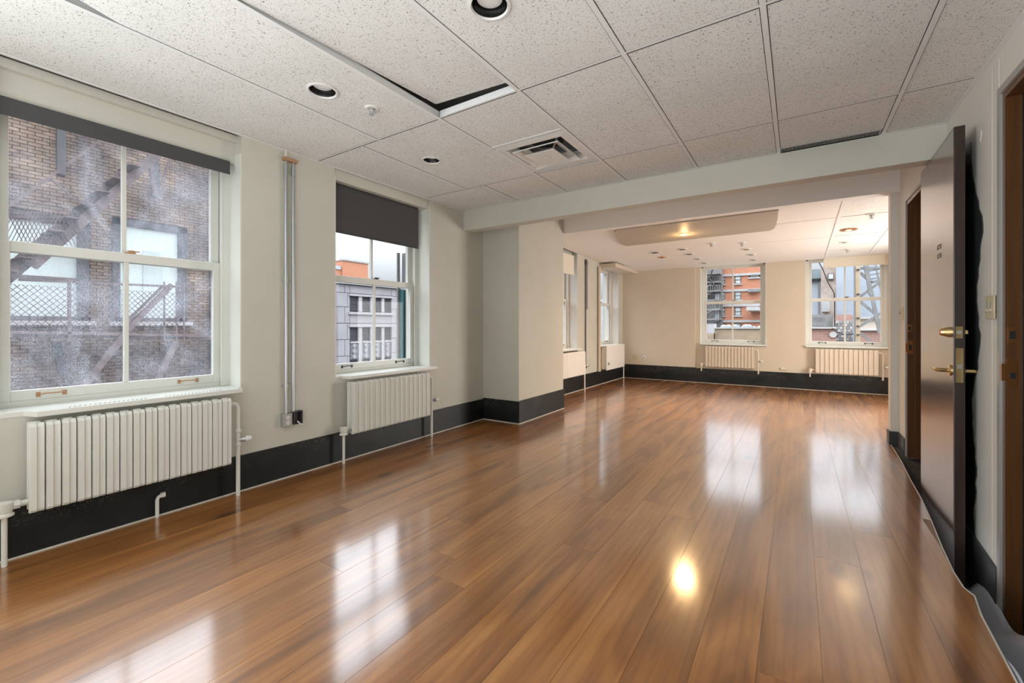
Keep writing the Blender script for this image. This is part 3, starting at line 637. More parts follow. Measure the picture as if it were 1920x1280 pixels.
# panel and ledge above window 1
struct(B(-3.355, -3.335, 0.37, 1.52, 2.30, 2.44).box(-3.355, -3.30, 0.37, 1.52, 2.44, ZC).build('trim_4', M['wall']), 'boxed panel and ledge above the big left window', 'trim')
struct(B(-3.355, -3.275, 2.258, 3.39, 2.388, ZC).build('trim_5', M['wall']), 'flush panel above the charcoal blind', 'trim')
# blinds
b1 = empty('roller_blind', (-3.325, 0.945, 2.30)); tag(b1, 'rolled-up charcoal blind showing as a dark band over the big left window', 'blind', 'roller blinds')
B(0.0, 0.014, -0.565, 0.525, -0.085, 0.0).build('fabric', M['blind'], b1, bevel=0.004)
MB().tube([(0.007, -0.565, -0.083), (0.007, 0.525, -0.083)], 0.008, 10).build('hem_bar', M['blind'], b1, smooth=True)
b2 = empty('roller_blind', (-3.335, 2.80, 2.388)); tag(b2, 'half-drawn charcoal fabric blind covering the top of the second left window', 'blind', 'roller blinds')
vs = []; fs = []; nn = 24
for j in range(13):
    for i in range(nn+1):
        u = i/nn; vs.append((0.006*math.sin(u*PI*1.0)*(j/12)+0.004*math.sin(u*9)*(j/12)**2, -0.54+u*1.035, -0.425*j/12))
for j in range(12):
    for i in range(nn): a = j*(nn+1)+i; fs.append((a, a+1, a+nn+2, a+nn+1))
o = MB().add(vs, fs).build('fabric', M['blind'], b2, smooth=True, fix=False); sm = o.modifiers.new('thickness', 'SOLIDIFY'); sm.thickness = 0.002
MB().tube([(0.002, -0.54, -0.425), (0.002, 0.495, -0.425)], 0.005, 8).build('hem_bar', M['blind'], b2, smooth=True)
MB().tube([(-0.02, -0.54, -0.0), (-0.02, 0.495, -0.0)], 0.014, 12).build('roller_tube', M['blind'], b2, smooth=True)
b3 = empty('roller_blind', (-3.30, 6.50, 2.38)); tag(b3, 'cream blind rolled down a little over the window behind the pier', 'blind', 'roller blinds')
B(0, 0.01, -0.55, 0.52, -0.33, 0.0).build('fabric', M['blind_light'], b3); MB().tube([(0.005, -0.55, -0.33), (0.005, 0.52, -0.33)], 0.012, 10).build('hem_bar', M['blind_light'], b3, smooth=True)
b4 = empty('roller_blind', (0.82, YF-0.06, 2.355)); tag(b4, 'cream blind hung a little down over the right far window', 'blind', 'roller blinds')
B(-0.43, 0.40, 0, 0.01, -0.17, 0.0).build('fabric', M['blind_light'], b4); MB().tube([(-0.43, 0.005, -0.17), (0.40, 0.005, -0.17)], 0.011, 10).build('hem_bar', M['blind_light'], b4, smooth=True)
B(0.40, 0.44, -0.005, 0.06, -0.19, 0.0).build('bracket', M['peach'], b4)

# ------------------------------------------------------------------ radiators; local x along wall, y into the wall, origin on the floor
def section_mesh(wd, z0, z1, dep):
    m = MB(); w = wd*0.94; n = 1
    prof = [(0, 0.010), (w*0.06, 0.002), (w*0.46, 0.0), (w*0.54, 0.009), (w*0.95, 0.003), (w, 0.010), (w, 0.022), (w*0.72, 0.026), (w*0.70, dep-0.02), (w*0.9, dep), (w*0.1, dep), (w*0.30, dep-0.02), (w*0.28, 0.026), (0, 0.022)]
    zz = [(z0, 0.008), (z0+0.012, 0.0), (z1-0.016, 0.0), (z1, 0.012)]
    vs = []; k = len(prof)
    for z, ins in zz:
        for a, b in prof: vs.append((a, b+(ins if b < 0.03 else -ins*0.3), z))
    fs = [tuple(range(k))[::-1], tuple(range((len(zz)-1)*k, len(zz)*k))]
    for j in range(len(zz)-1):
        for i in range(k): fs.append((j*k+i, j*k+(i+1) % k, (j+1)*k+(i+1) % k, (j+1)*k+i))
    m.add(vs, fs)
    m.tube([(w*0.5, dep*0.5, z1-0.03), (w*0.5, dep*0.5, z1+0.004)], [w*0.42, w*0.36], 12)
    return m
def radiator(loc, rz, length, ns, z0, z1, label, cmat='radiator', dep=0.095, rightpipe=True, valve_dx=0.075, foot=0.0, group='cast-iron style radiators', big=True):
    e = empty('radiator', loc, rz); tag(e, label, 'radiator', group); wd = length/ns
    first = section_mesh(wd, z0, z1, dep).build('section', M[cmat], e)
    for k in range(ns):
        o = first if k == 0 else first.copy()
        if k: C.objects.link(o); o.parent = e
        o.location = (k*wd, 0, 0)
    zc = (z0+0.05); zt = z1-0.045
    MB().tube([(0.01, dep*0.5, zt), (length-0.01, dep*0.5, zt)], 0.02, 12).tube([(0.01, dep*0.5, zc), (length-0.01, dep*0.5, zc)], 0.02, 12).build('header_pipe', M[cmat], e, smooth=True)
    # supply valve with hand wheel at the left
    vx = -valve_dx; m = MB(); yy_ = dep*0.5
    m.tube([(vx, yy_, foot), (vx, yy_, zc-0.03)], 0.011, 14)
    m.lathe([(0.022, zc-0.05), (0.034, zc-0.045), (0.034, zc-0.036), (0.026, zc-0.03), (0.032, zc-0.01), (0.032, zc+0.02), (0.02, zc+0.024)], vx, yy_, 0, 18)
    m.tube([(vx, yy_, zc), (vx+0.03, yy_, zc)], 0.014, 12).tube([(vx+0.028, yy_, zc), (vx+0.05, yy_, zc)], 0.021, 6).tube([(vx+0.05, yy_, zc), (0.012, yy_, zc)], 0.014, 12)
    m.build('supply_valve', M[cmat], e, smooth=True)
    if rightpipe:
        px_ = length+0.055; zt2 = zt; q = MB()
        q.tube([(length-0.01, yy_, zt2), (px_-0.03, yy_, zt2), (px_-0.01, yy_, zt2-0.006), (px_, yy_, zt2-0.03), (px_, yy_, z0+0.17), (px_, yy_, foot)], 0.013, 12)
        q.lathe([(0.013, 0), (0.019, 0.006), (0.019, 0.022), (0.013, 0.028)], px_, yy_, z0+0.19, 14)
        q.lathe([(0.013, 0), (0.019, 0.006), (0.019, 0.022), (0.013, 0.028)], px_, yy_, z0+0.10, 14)
        q.tube([(length+0.002, yy_, zt2), (length+0.022, yy_, zt2)], 0.019, 6)
        q.build('return_pipe', M[cmat], e, smooth=True)
        zv = z0+0.145; v0 = Vector((px_, yy_, zv)); d_ = Vector((0.92, -0.38, 0)).normalized()
        MB().tube([v0, v0+d_*0.02, v0+d_*0.021, v0+d_*0.045], [0.012, 0.012, 0.019, 0.019], 14).build('valve_collar', M['chrome'], e, smooth=False)
        MB().tube([v0+d_*0.045, v0+d_*0.05, v0+d_*0.075, v0+d_*0.08], [0.019, 0.021, 0.017, 0.012], 16).build('thermostat_knob', M['white_plastic'], e, smooth=True)
    return e
radiator((-3.135, 0.492, 0), PI/2, 0.915, 16, 0.235, 0.672, 'large white ribbed radiator under the big dusty window on the left')
radiator((-3.135, 2.345, 0), PI/2, 0.935, 16, 0.235, 0.672, 'white ribbed radiator under the window with the charcoal blind', dep=0.09, valve_dx=0.06)
radiator((-3.135, 5.98, 0), PI/2, 1.20, 21, 0.29, 0.70, 'white ribbed radiator mostly hidden behind the pale pier', 'drywall')
radiator((-1.545, YF-0.11, 0), 0, 0.87, 15, 0.33, 0.735, 'cream ribbed radiator under the left far window', 'cream_rad', dep=0.08, valve_dx=0.08, big=False, foot=0.235)
radiator((0.27, YF-0.11, 0), 0, 0.87, 13, 0.31, 0.735, 'cream ribbed radiator under the right far window', 'cream_rad', dep=0.08, valve_dx=0.08, big=False, foot=0.235)
# flat panel radiator under window 4
pr = empty('panel_radiator', (-3.16, 8.70, 0)); tag(pr, 'flat white panel radiator under the last window on the left wall', 'radiator')
B(0, 0.03, -0.51, 0.54, 0.27, 0.755).build('front_panel', M['drywall'], pr, bevel=0.006); B(-0.09, 0.0, -0.49, 0.52, 0.29, 0.74).build('body', M['drywall'], pr)
MB().tube([(0.03, -0.44, 0.40), (0.055, -0.44, 0.40)], 0.026, 14).build('valve_knob', M['greymetal'], pr, smooth=True)
MB().tube([(0.0, 0.56, 0.42), (0.0, 0.56, 0)], 0.012, 10).tube([(0.0, 0.53, 0.42), (0.0, 0.58, 0.42)], 0.018, 10).build('pipe', M['drywall'], pr, smooth=True)
# short drain stub
dp = empty('drain_pipe', (-3.232, 1.03, 0)); tag(dp, 'short capped pipe stub rising from the floor under the big radiator', 'pipe')
MB().tube([(0, 0, 0), (0, 0, 0.105), (0, 0.006, 0.118), (0, 0.02, 0.125), (-0.0, 0.03, 0.125)], 0.010, 12).build('pipe', M['trim'], dp, smooth=True)
MB().tube([(0, 0.018, 0.125), (0, 0.038, 0.125)], 0.016, 12).build('cap', M['trim'], dp, smooth=True)

# ------------------------------------------------------------------ conduits and outlets on the left wall
def conduit(y, ztop, zbot, label, clamps, x=XL+0.018, r=0.011, m='chrome'):
    e = empty('conduit_pipe', (x, y, zbot)); tag(e, label, 'conduit', 'wall conduits')
    MB().tube([(0, 0, 0), (0, 0, 0.05), (0.0, 0, 0.12), (0, 0, ztop-zbot)], r, 12).build('pipe', M[m], e, smooth=True)
    MB().tube([(0, 0, ztop-zbot-0.10), (0, 0, ztop-zbot-0.03)], r+0.004, 12).build('coupling', M[m], e, smooth=True)
    for z in clamps: MB().tube([(0, 0, z-zbot-0.007), (0, 0, z-zbot+0.007)], r+0.003, 12).box(-0.018, -0.014, -0.024, 0.024, z-zbot-0.006, z-zbot+0.006).build('clamp', M[m], e)
c1 = conduit(1.826, 2.40, 0.486, 'grey metal conduit running down to the duplex outlet', (1.494, 0.70))
c2_ = conduit(1.884, 2.40, 0.486, 'grey metal conduit running down to the open dark box', (1.494, 0.71))
for c_ in (c1, c2_): pass
cb = empty('conduit_bracket', (XL+0.004, 1.855, 2.415)); tag(cb, 'small rusty bracket at the top of the two conduits by the ceiling', 'bracket')
B(-0.004, 0.032, -0.052, 0.055, -0.012, 0.012).build('plate', M['rust'], cb); MB().tube([(0.014, -0.03, 0.012), (0.014, -0.024, 0.07)], 0.008, 8).build('stub_pipe', M['trim'], cb, smooth=True)
ob = empty('wall_outlet', (XL, 1.83, 0.443)); tag(ob, 'metal surface outlet box with a duplex socket beside the radiator', 'outlet')
B(0, 0.04, -0.036, 0.034, -0.052, 0.046).build('box', M['chrome'], ob, bevel=0.003); B(0.04, 0.043, -0.034, 0.032, -0.05, 0.044).build('face_plate', M['greymetal'], ob)
for z in (-0.022, 0.016): s_ = MB().lathe([(0.015, 0.0), (0.015, 0.004)], 0.042, -0.001, z, 18, 'x').build('socket', M['white_plastic'], ob); B(0.0455, 0.047, -0.007, -0.004, z-0.004, z+0.005).box(0.0455, 0.047, 0.002, 0.005, z-0.004, z+0.005).build('slot', M['black'], s_)
db = empty('junction_box', (XL, 1.912, 0.448)); tag(db, 'open dark junction box without a cover beside the duplex outlet', 'outlet box')
B(0, 0.004, -0.036, 0.034, -0.05, 0.048).box(0, 0.045, -0.036, -0.032, -0.05, 0.048).box(0, 0.045, 0.030, 0.034, -0.05, 0.048).box(0, 0.045, -0.036, 0.034, -0.05, -0.046).box(0, 0.045, -0.036, 0.034, 0.044, 0.048).build('box', M['darksteel'], db)
B(0.004, 0.02, -0.03, 0.028, -0.044, 0.042).build('inside', M['black'], db); MB().tube([(0.03, 0.0, -0.03), (0.05, 0.012, -0.055), (0.05, 0.03, -0.06)], 0.005, 8).build('wire_stub', M['white_plastic'], db, smooth=True)
conduit(7.42, 2.37, 0.42, 'thin dark conduit left of a pair on the far part of the left wall', (), m='darksteel', r=0.010)
conduit(7.50, 2.37, 1.45, 'short thin conduit right of a pair on the far part of the left wall', (), m='greymetal', r=0.010)
conduit(8.03, 2.30, 0.26, 'cream vertical pipe beside the last window on the left wall', (), m='peach', r=0.028, x=XL+0.034)
vb = empty('wall_valve', (XL, 7.44, 0.40)); tag(vb, 'small dark shut-off tap at the foot of the far conduit', 'valve')
MB().tube([(0.018, -0.02, -0.03), (0.018, 0.0, 0.0), (0.03, 0.09, 0.01)], 0.010, 8).build('lever', M['darksteel'], vb); MB().tube([(0, 0, 0), (0.04, 0, 0)], 0.014, 10).build('stem', M['darksteel'], vb, smooth=True)
# outlets on the far wall
for px, py, lab, mt, rr in ((1192, 669, 'beige square outlet plate low on the far wall near the corner', 'ivory', 0), (1208, 670, 'round white outlet low on the far wall right of a beige plate', 'white_plastic', 1)):
    p = atY(px, py, YF-0.05); e = empty('wall_outlet', (p.x, YF-0.05, p.z)); tag(e, lab, 'outlet', 'far wall outlets')
    if rr: MB().lathe([(0.04, 0), (0.04, -0.008), (0.034, -0.010)], 0, 0, 0, 20, 'y').build('plate', M[mt], e, smooth=True, fix=True); MB().lathe([(0.012, -0.010), (0.012, -0.013)], 0, 0, 0, 12, 'y').build('jack', M['black'], e)
    else: B(-0.05, 0.05, -0.008, 0, -0.055, 0.055).build('plate', M[mt], e, bevel=0.003); B(-0.016, 0.016, -0.011, -0.008, -0.03, 0.03).build('socket', M[mt], e)
p = atY(1470, 691, YF); e = empty('cable_cover', (p.x, YF, p.z)); tag(e, 'small cream cable cover on the far wall between the two radiators', 'cover'); B(-0.055, 0.055, -0.02, 0, -0.022, 0.022).build('cover', M['cream_rad'], e, bevel=0.004)

# ------------------------------------------------------------------ right side: door frames, open door, switches
def frame_near():
    e = empty('door_2', (XR, 3.03, 0)); struct(e, 'nearest doorway with brown jamb and grey metal casing at the right edge', 'door frame')
    B(0.0, 0.20, -0.035, 0.0, -0.31, 2.265).build('jamb', M['frame'], e)
    B(0.055, 0.062, -0.048, -0.035, -0.31, 2.25).build('stop', M['black'], e); B(0.062, 0.17, -0.050, -0.035, -0.31, 2.25).build('rebate', M['frame'], e)
    B(-0.010, 0.0, -0.004, 0.030, -0.31, 2.295).box(-0.010, 0.0, -1.18, -0.004, 2.262, 2.295).build('casing', M['greymetal'], e)
    B(0.0, 0.20, -1.18, -0.035, 2.23, 2.265).build('head', M['frame'], e); B(0.0, 0.20, -1.18, -1.15, -0.31, 2.23).build('jamb', M['frame'], e)
    s1 = B(0.008, 0.040, -0.0375, -0.035, 1.073, 1.147).build('strike_plate', M['copper'], e); B(0.014, 0.033, -0.039, -0.0372, 1.092, 1.128).build('bolt_hole', M['dark'], s1)
    s2 = B(0.004, 0.040, -0.0375, -0.035, 0.872, 0.998).box(-0.012, 0.005, -0.0375, -0.030, 0.895, 0.975).build('strike_plate', M['copper'], e); B(0.016, 0.034, -0.039, -0.0372, 0.905, 0.935).build('bolt_hole', M['dark'], s2)
    return e
frame_near()
e = empty('door_1', (XR, 5.21, 0)); struct(e, 'second doorway with its dark brown door standing wide open', 'door')
B(0.0, 0.20, -0.035, 0.0, -0.02, 2.265).build('jamb', M['frame'], e); B(0.050, 0.062, -0.05, -0.035, -0.02, 2.25).build('stop', M['frame'], e); B(0.062, 0.17, -0.048, -0.035, -0.02, 2.25).build('rebate', M['frame'], e)
B(-0.008, 0.0, -0.002, 0.024, -0.02, 2.29).box(-0.008, 0.0, -0.96, -0.002, 2.265, 2.29).build('casing', M['greymetal'], e)
B(0.0, 0.20, -0.96, -0.035, 2.23, 2.265).build('head', M['frame'], e); B(-0.055, 0.20, -0.985, -0.945, -0.33, 2.262).build('jamb', M['frame'], e)
s1 = B(-0.003, 0.030, -0.0375, -0.035, 1.098, 1.165).build('strike_plate', M['copper'], e); B(0.006, 0.022, -0.039, -0.0372, 1.115, 1.148).build('bolt_hole', M['dark'], s1)
s2 = B(-0.004, 0.036, -0.0375, -0.035, 0.903, 1.02).box(-0.013, -0.004, -0.0375, -0.026, 0.92, 0.995).build('strike_plate', M['copper'], e); B(0.010, 0.028, -0.039, -0.0372, 0.935, 0.985).build('bolt_hole', M['dark'], s2)
# leaf: local x = towards the wall (thickness), local y from the free edge (0) to the hinge; swings 180 degrees
DY0, DY1 = 3.315, 4.20; ang = math.atan2(0.021, DY1-DY0); LW = (DY1-DY0)/math.cos(ang)
leafE = B(0, 0.044, 0, LW, -0.30, 2.24).build('door_leaf', M['door_edge'], e, bevel=0.002); leafE.location = (0.716-XR, DY0-5.21, 0); leafE.rotation_euler = (0, 0, -ang)
def L(mb, name, m, **k): return mb.build(name, M[m], leafE, **k)
L(B(-0.001, 0.0, 0.008, LW-0.01, -0.29, 2.23), 'face_veneer', 'door')
L(B(0.006, 0.034, -0.002, 0.0, 1.085, 1.150), 'deadbolt_plate', 'brass'); L(B(0.006, 0.036, -0.002, 0.0, 0.845, 1.032), 'latch_plate', 'brass')
L(MB().prism([(0.012, -0.002), (0.030, -0.002), (0.030, -0.012), (0.022, -0.014)], 0.920, 0.945), 'latch_bolt', 'chrome'); L(MB().lathe([(0.010, -0.002), (0.010, -0.004)], 0.020, 0, 1.118, 16, 'y'), 'deadbolt_tip', 'chrome')
L(MB().lathe([(0.030, 0.0), (0.029, -0.012), (0.020, -0.040), (0.018, -0.044)], -0.001, 0.062, 1.118, 24, 'x'), 'deadbolt_cylinder', 'brass', smooth=True)
L(MB().lathe([(0.016, -0.044), (0.013, -0.047)], -0.001, 0.062, 1.118, 20, 'x'), 'key_face', 'copper', smooth=True)
L(MB().lathe([(0.014, 0.044), (0.014, 0.052)], 0, 0.062, 1.118, 20, 'x').box(0.052, 0.066, 0.058, 0.066, 1.108, 1.128), 'thumb_turn', 'brass', smooth=True)
def lever(sg):
    x0 = -0.001 if sg < 0 else 0.045
    m = MB().lathe([(0.030, 0.0), (0.030, sg*0.007), (0.022, sg*0.012), (0.011, sg*0.014), (0.011, sg*0.05)], x0, 0.065, 0.905, 24, 'x')
    m.tube([(x0+sg*0.046, 0.065, 0.905), (x0+sg*0.054, 0.072, 0.905), (x0+sg*0.056, 0.10, 0.906), (x0+sg*0.056, 0.17, 0.908), (x0+sg*0.053, 0.185, 0.909)], [0.011, 0.012, 0.010, 0.009, 0.006], 12)
    L(m, 'lever_handle', 'brass', smooth=True)
lever(-1); lever(1)
for zz in (1.578, 1.632):
    t = L(B(-0.003, -0.001, 0.285, 0.375, zz-0.012, zz+0.014), 'name_strip', 'grille')
    B(-0.0036, -0.003, 0.315, 0.333, zz-0.007, zz+0.004).build('torn_spot', M['white_plastic'], t)
for zz in (-0.05, 0.95, 1.95): L(MB().tube([(0.036, LW+0.004, zz), (0.036, LW+0.004, zz+0.11)], 0.008, 10), 'hinge', 'brass', smooth=True)
# ragged dark patch on the wall behind the open door
pt = []; random.seed(3)
zs_ = [-0.02+k*0.045 for k in range(50)]
for z in zs_:
    nz = z/2.2; e0 = 3.37+0.05*math.sin(z*3.1)+0.035*math.sin(z*9.7+1)+random.uniform(-0.016, 0.016)
    if z > 1.75: e0 += (z-1.75)*0.16
    pt.append((e0, z))
poly = pt+[(4.10, 2.19), (4.10, -0.02)]
struct(MB().prism(poly, XR-0.004, XR, 'x').build('wall_patch', M['patch_black']), 'ragged black patch on the wall behind the open door', 'wall patch')
hp = MB().prism([(3.325+0.02*math.cos(a)*(1+0.3*math.sin(3*a)), 2.17+0.035*math.sin(a)) for a in [2*PI*k/14 for k in range(14)]], XR-0.0035, XR, 'x')
struct(hp.build('wall_chip', M['trim']), 'chipped plaster spot at the top of the black patch', 'wall chip')
# fluted pale boards beside the near casing
fb = MB()
for k, (a, b, t) in enumerate(((3.065, 3.10, 0.002), (3.105, 3.15, 0.001), (3.155, 3.205, 0.002))): fb.box(XR-t, XR, a, b, 0.0, 2.45)
struct(fb.build('trim_6', M['bright_wall']), 'pale vertical boards on the wall beside the near door casing', 'trim')
sw = empty('light_switch', (XR-0.007, 3.147, 1.246)); tag(sw, 'ivory double switch plate beside the near door casing', 'switch', 'light switches')
B(-0.006, 0, -0.062, 0.062, -0.058, 0.058).build('plate', M['ivory'], sw, bevel=0.002)
for yv in (-0.024, 0.024): r_o = B(-0.0075, -0.006, yv-0.008, yv+0.008, -0.03, 0.03).build('slide_slot', M['greymetal'], sw); B(-0.014, -0.0075, yv-0.005, yv+0.005, -0.02, -0.008).build('slider', M['ivory'], r_o)
sw2 = empty('light_switch', (XR, 5.40, 1.268)); tag(sw2, 'ivory switch plate seen edge-on left of the second doorway', 'switch', 'light switches')
B(-0.010, 0, -0.065, 0.065, -0.058, 0.058).build('plate', M['ivory'], sw2, bevel=0.002); B(-0.026, -0.010, -0.01, 0.01, -0.005, 0.01).build('toggle', M['greymetal'], sw2)

# ------------------------------------------------------------------ outside: ground
struct(B(-90, 90, -40, 140, -6.2, -6.0).build('ground', M['ground']), 'street level far below the windows', 'ground')

# ---- brick house opposite the dusty window
BX = -13.5
bh = empty('brick_house', (BX, 0, -6)); tag(bh, 'weathered tan brick house seen through the dusty window', 'building')
def par(o): return o
def world(mb, name, m, parent, **k):
    o = mb.build(name, m, parent, **k); o.location = tuple(-c for c in parent.location); return o
BY0, BY1, BT = -8.0, 6.9, 5.75
world(B(BX-6, BX-0.02, BY0, BY1, -6, BT), 'wall', M['mortar'], bh)
world(B(BX-6, BX+0.12, BY0, BY1+0.1, BT, BT+0.25), 'coping', M['roof'], bh)
A0, A1 = atX(8, 405, BX), atX(146, 600, BX); W0, W1 = atX(222, 418, BX), atX(336, 602, BX)
opn = [(A0.y-1.2, A1.y+0.18, A1.z-0.02, A0.z+0.15), (W0.y-0.12, W1.y+0.16, W1.z-0.02, W0.z+0.12)]
big = []; bw, bhh = 0.215, 0.075
ylo, yhi = atX(-10, 400, BX).y-0.2, BY1
z = atX(200, 780, BX).z-1.0; rows = 0; spec = []
while z < BT:
    y = ylo-(0.1075 if rows % 2 else 0)
    while y < yhi:
        a, b = y+0.006, min(y+bw-0.006, BY1)
        prs = [(a, b)]
        for o0, o1, z0, z1 in opn:
            if z+bhh > z0 and z < z1:
                np_ = []
                for a_, b_ in prs:
                    if b_ <= o0 or a_ >= o1: np_.append((a_, b_)); continue
                    if a_ < o0: np_.append((a_, o0))
                    if b_ > o1: np_.append((o1, b_))
                prs = np_
        spec += [(a_, b_, z+0.005, z+bhh-0.006) for a_, b_ in prs if b_-a_ > 0.02]
        y += bw
    z += bhh; rows += 1
ctr = Vector((0, 3.7, 1.4)); spec.sort(key=lambda s_: ((s_[0]+s_[1])/2-ctr.y)**2+((s_[2]+s_[3])/2-ctr.z)**2)
random.seed(11)
bme = None
for s_ in spec[:300]:
    o = bpy.data.objects.new('brick', bme) if bme else MB().box(0, 0.035, -0.5, 0.5, -0.5, 0.5).build('brick', M['brick_tan'])
    if bme is None: bme = o.data
    else: C.objects.link(o)
    o.parent = bh; o.location = (-0.02+random.uniform(-0.004, 0.006), (s_[0]+s_[1])/2, (s_[2]+s_[3])/2+6); o.scale = (1, s_[1]-s_[0], s_[3]-s_[2])
rest = MB()
for s_ in spec[300:]:
    if s_[1]-s_[0] < 0.03: continue
    j = random.uniform(-0.004, 0.006); rest.box(BX-0.02, BX+0.015+j, *s_)
world(rest, 'brick_courses', M['brick_tan'], bh, kind='stuff', fix=False)
# its two windows
for (o0, o1, z0, z1), kind_ in zip(opn, (0, 1)):
    fr = world(B(BX-0.02, BX+0.06, o0, o0+0.14, z0, z1).box(BX-0.02, BX+0.06, o1-0.20, o1, z0, z1).box(BX-0.02, BX+0.06, o0, o1, z1-0.16, z1).box(BX-0.02, BX+0.06, o0, o1, z0, z0+0.1), 'window', M['darksteel'], bh)
    if kind_ == 0:
        zm = z0+(z1-z0)*0.42
        B(BX-0.02, BX+0.0, o0+0.1, o1-0.2, zm, z1-0.16).build('pane', M['pale_pane'], fr); B(BX-0.02, BX-0.005, o0+0.1, o1-0.2, z0+0.1, zm-0.04).build('pane', M['pale_pane'], fr)
        B(BX-0.01, BX+0.03, o0, o1-0.2, zm-0.06, zm+0.0).build('rail', M['iron'], fr); B(BX-0.01, BX+0.03, o1-1.3, o1-1.22, z0, zm).build('rail', M['iron'], fr)
    else:
        k = o0+0.14; wd = (o1-0.2-k); 
        B(BX-0.02, BX+0.0, k, o1-0.2, z0+0.1, z1-0.16).build('pane', M['pale_pane'], fr)
        B(BX-0.01, BX+0.03, k+wd*0.38, k+wd*0.72, z0+0.1, z1-0.7).build('curtain', M['green_glass'], fr)
    world(B(BX-0.1, BX+0.14, o0-0.05, o1+0.1, z0-0.09, z0), 'window_sill', M['white_stone'], bh)
# soot-darkened pilasters and a painted drain
for (a, b, c_, d_) in ((105, 225, 122, 330), (283, 300, 296, 370), (392, 300, 400, 690)):
    p0, p1 = atX(a, b, BX+0.02), atX(c_, d_, BX+0.02); world(B(BX, BX+0.10, p0.y, p1.y, p1.z, p0.z), 'drain_pipe', M['darksteel'], bh)

# ---- fire escape in front of it
FX = -12.2
fe = empty('fire_escape', (FX, 2, -6)); tag(fe, 'rusty iron fire escape crossing in front of the tan brick house', 'fire escape')
def bar(name, p, q, w, m='iron', x=FX, h=None, x2=None):
    a = atX(*p, x); b = atX(*q, x if x2 is None else x2); return world(MB().obox(a, b, w, h or w), name, M[m], fe)
bar('handrail', (-20, 413), (190, 262), 0.05); bar('stair_stringer', (-10, 535), (232, 332), 0.06, h=0.26, x=FX-0.3)
bar('stair_stringer', (60, 500), (300, 285), 0.05, h=0.16, x=FX+0.2)
bar('brace', (95, 335), (150, 382), 0.03); bar('brace', (92, 335), (180, 380), 0.025)
bar('brace', (296, 368), (318, 300), 0.05, x=FX-0.9); bar('brace', (280, 290), (292, 370), 0.09, x=FX-0.9)
for k in range(9):
    t = k/8; p = (5+t*225, 512-t*190); a = atX(p[0], p[1], FX-0.3); world(MB().obox(a, a+Vector((0.75, 0, 0)), 0.20, 0.02), 'stair_tread', M['iron'], fe)
bar('landing_rail', (35, 524), (395, 540), 0.045); bar('landing_rail', (15, 622), (400, 629), 0.05); bar('landing_deck', (15, 628), (402, 634), 0.9, h=0.07, x=FX-0.55)
for px in (130, 308, 331, 345): bar('post', (px, 528), (px, 640), 0.05 if px == 130 else 0.03)
bar('handrail', (238, 618), (322, 534), 0.10); bar('handrail', (232, 608), (306, 536), 0.05); bar('stair_stringer', (140, 745), (250, 606), 0.07, h=0.12); bar('stair_stringer', (285, 735), (330, 640), 0.05, h=0.12)
bar('bracket', (105, 640), (118, 700), 0.14, x=FX-0.6, m='darksteel'); bar('bracket', (318, 640), (295, 700), 0.06, x=FX-0.6)
# chain-link mesh on the landing railing
mesh = MB(); c0, c1_ = atX(18, 532, FX+0.03), atX(340, 612, FX+0.03); zz0, zz1 = c1_.z, c0.z; y = c0.y-1.0
while y < c1_.y:
    for s_ in (1, -1):
        a = y; b = y+(zz1-zz0)*0.9*s_
        if s_ == -1: a, b = y+(zz1-zz0)*0.9, y
        lo_, hi_ = (a, zz0), (b, zz1)
        def clip(p, q):
            (y0, z0), (y1, z1) = p, q
            for lim, sg in ((c0.y, 1), (c1_.y, -1)):
                in0, in1 = (y0-lim)*sg >= 0, (y1-lim)*sg >= 0
                if not in0 and not in1: return None
                if in0 != in1:
                    t = (lim-y0)/(y1-y0); ny_, nz_ = lim, z0+(z1-z0)*t
                    if in0: y1, z1 = ny_, nz_
                    else: y0, z0 = ny_, nz_
            return (y0, z0), (y1, z1)
        r = clip(lo_, hi_)
        if r and abs(r[0][0]-r[1][0]) > 0.01: mesh.obox((FX+0.03, *r[0]), (FX+0.03, *r[1]), 0.012, 0.012)
    y += 0.105
world(mesh, 'chain_mesh', M['iron'], fe, kind='stuff', fix=False)
mesh2 = MB(); q0 = atX(12, 505, FX); 
for k in range(16):
    for s_ in (1, -1):
        a = atX(12+k*8, 395+0*k, FX+0.25); b = atX(12+k*8+s_*34, 460, FX+0.25); mesh2.obox(a, b, 0.012, 0.012)
world(mesh2, 'chain_mesh', M['iron'], fe, kind='stuff', fix=False)

# ---- pale stone office building seen through the second window
SX = -30.0
so = empty('stone_building', (SX, 24, -6)); tag(so, 'pale grey stone office building with paired dark windows beyond the second window', 'building')
s0, s1_ = atX(626, 540, SX), atX(759, 690, SX); ztop_ = atX(690, 535, SX).z
yA, yB = atX(634, 600, SX).y, atX(752, 600, SX).y
world(B(SX-5, SX-0.29, yA, yB+0.2, -6, ztop_), 'wall', M['stone'], so)
world(B(SX-3, SX+0.25, yA-0.1, yB+0.3, ztop_-0.05, ztop_+0.3), 'cornice', M['stone_trim'], so)
cols = [(657, 672), (679, 694), (700.5, 715), (720.5, 733)]; ycols = [(atX(a, 600, SX).y, atX(b, 600, SX).y) for a, b in cols]
def zpx(y): return atX(694, y, SX).z
rows_ = [(583, 557, 'w'), (641, 613, 'w'), (671, 641, 'o'), (702, 671, 'w')]
oy0, oy1 = ycols[0][0]-0.05, ycols[-1][1]+0.05
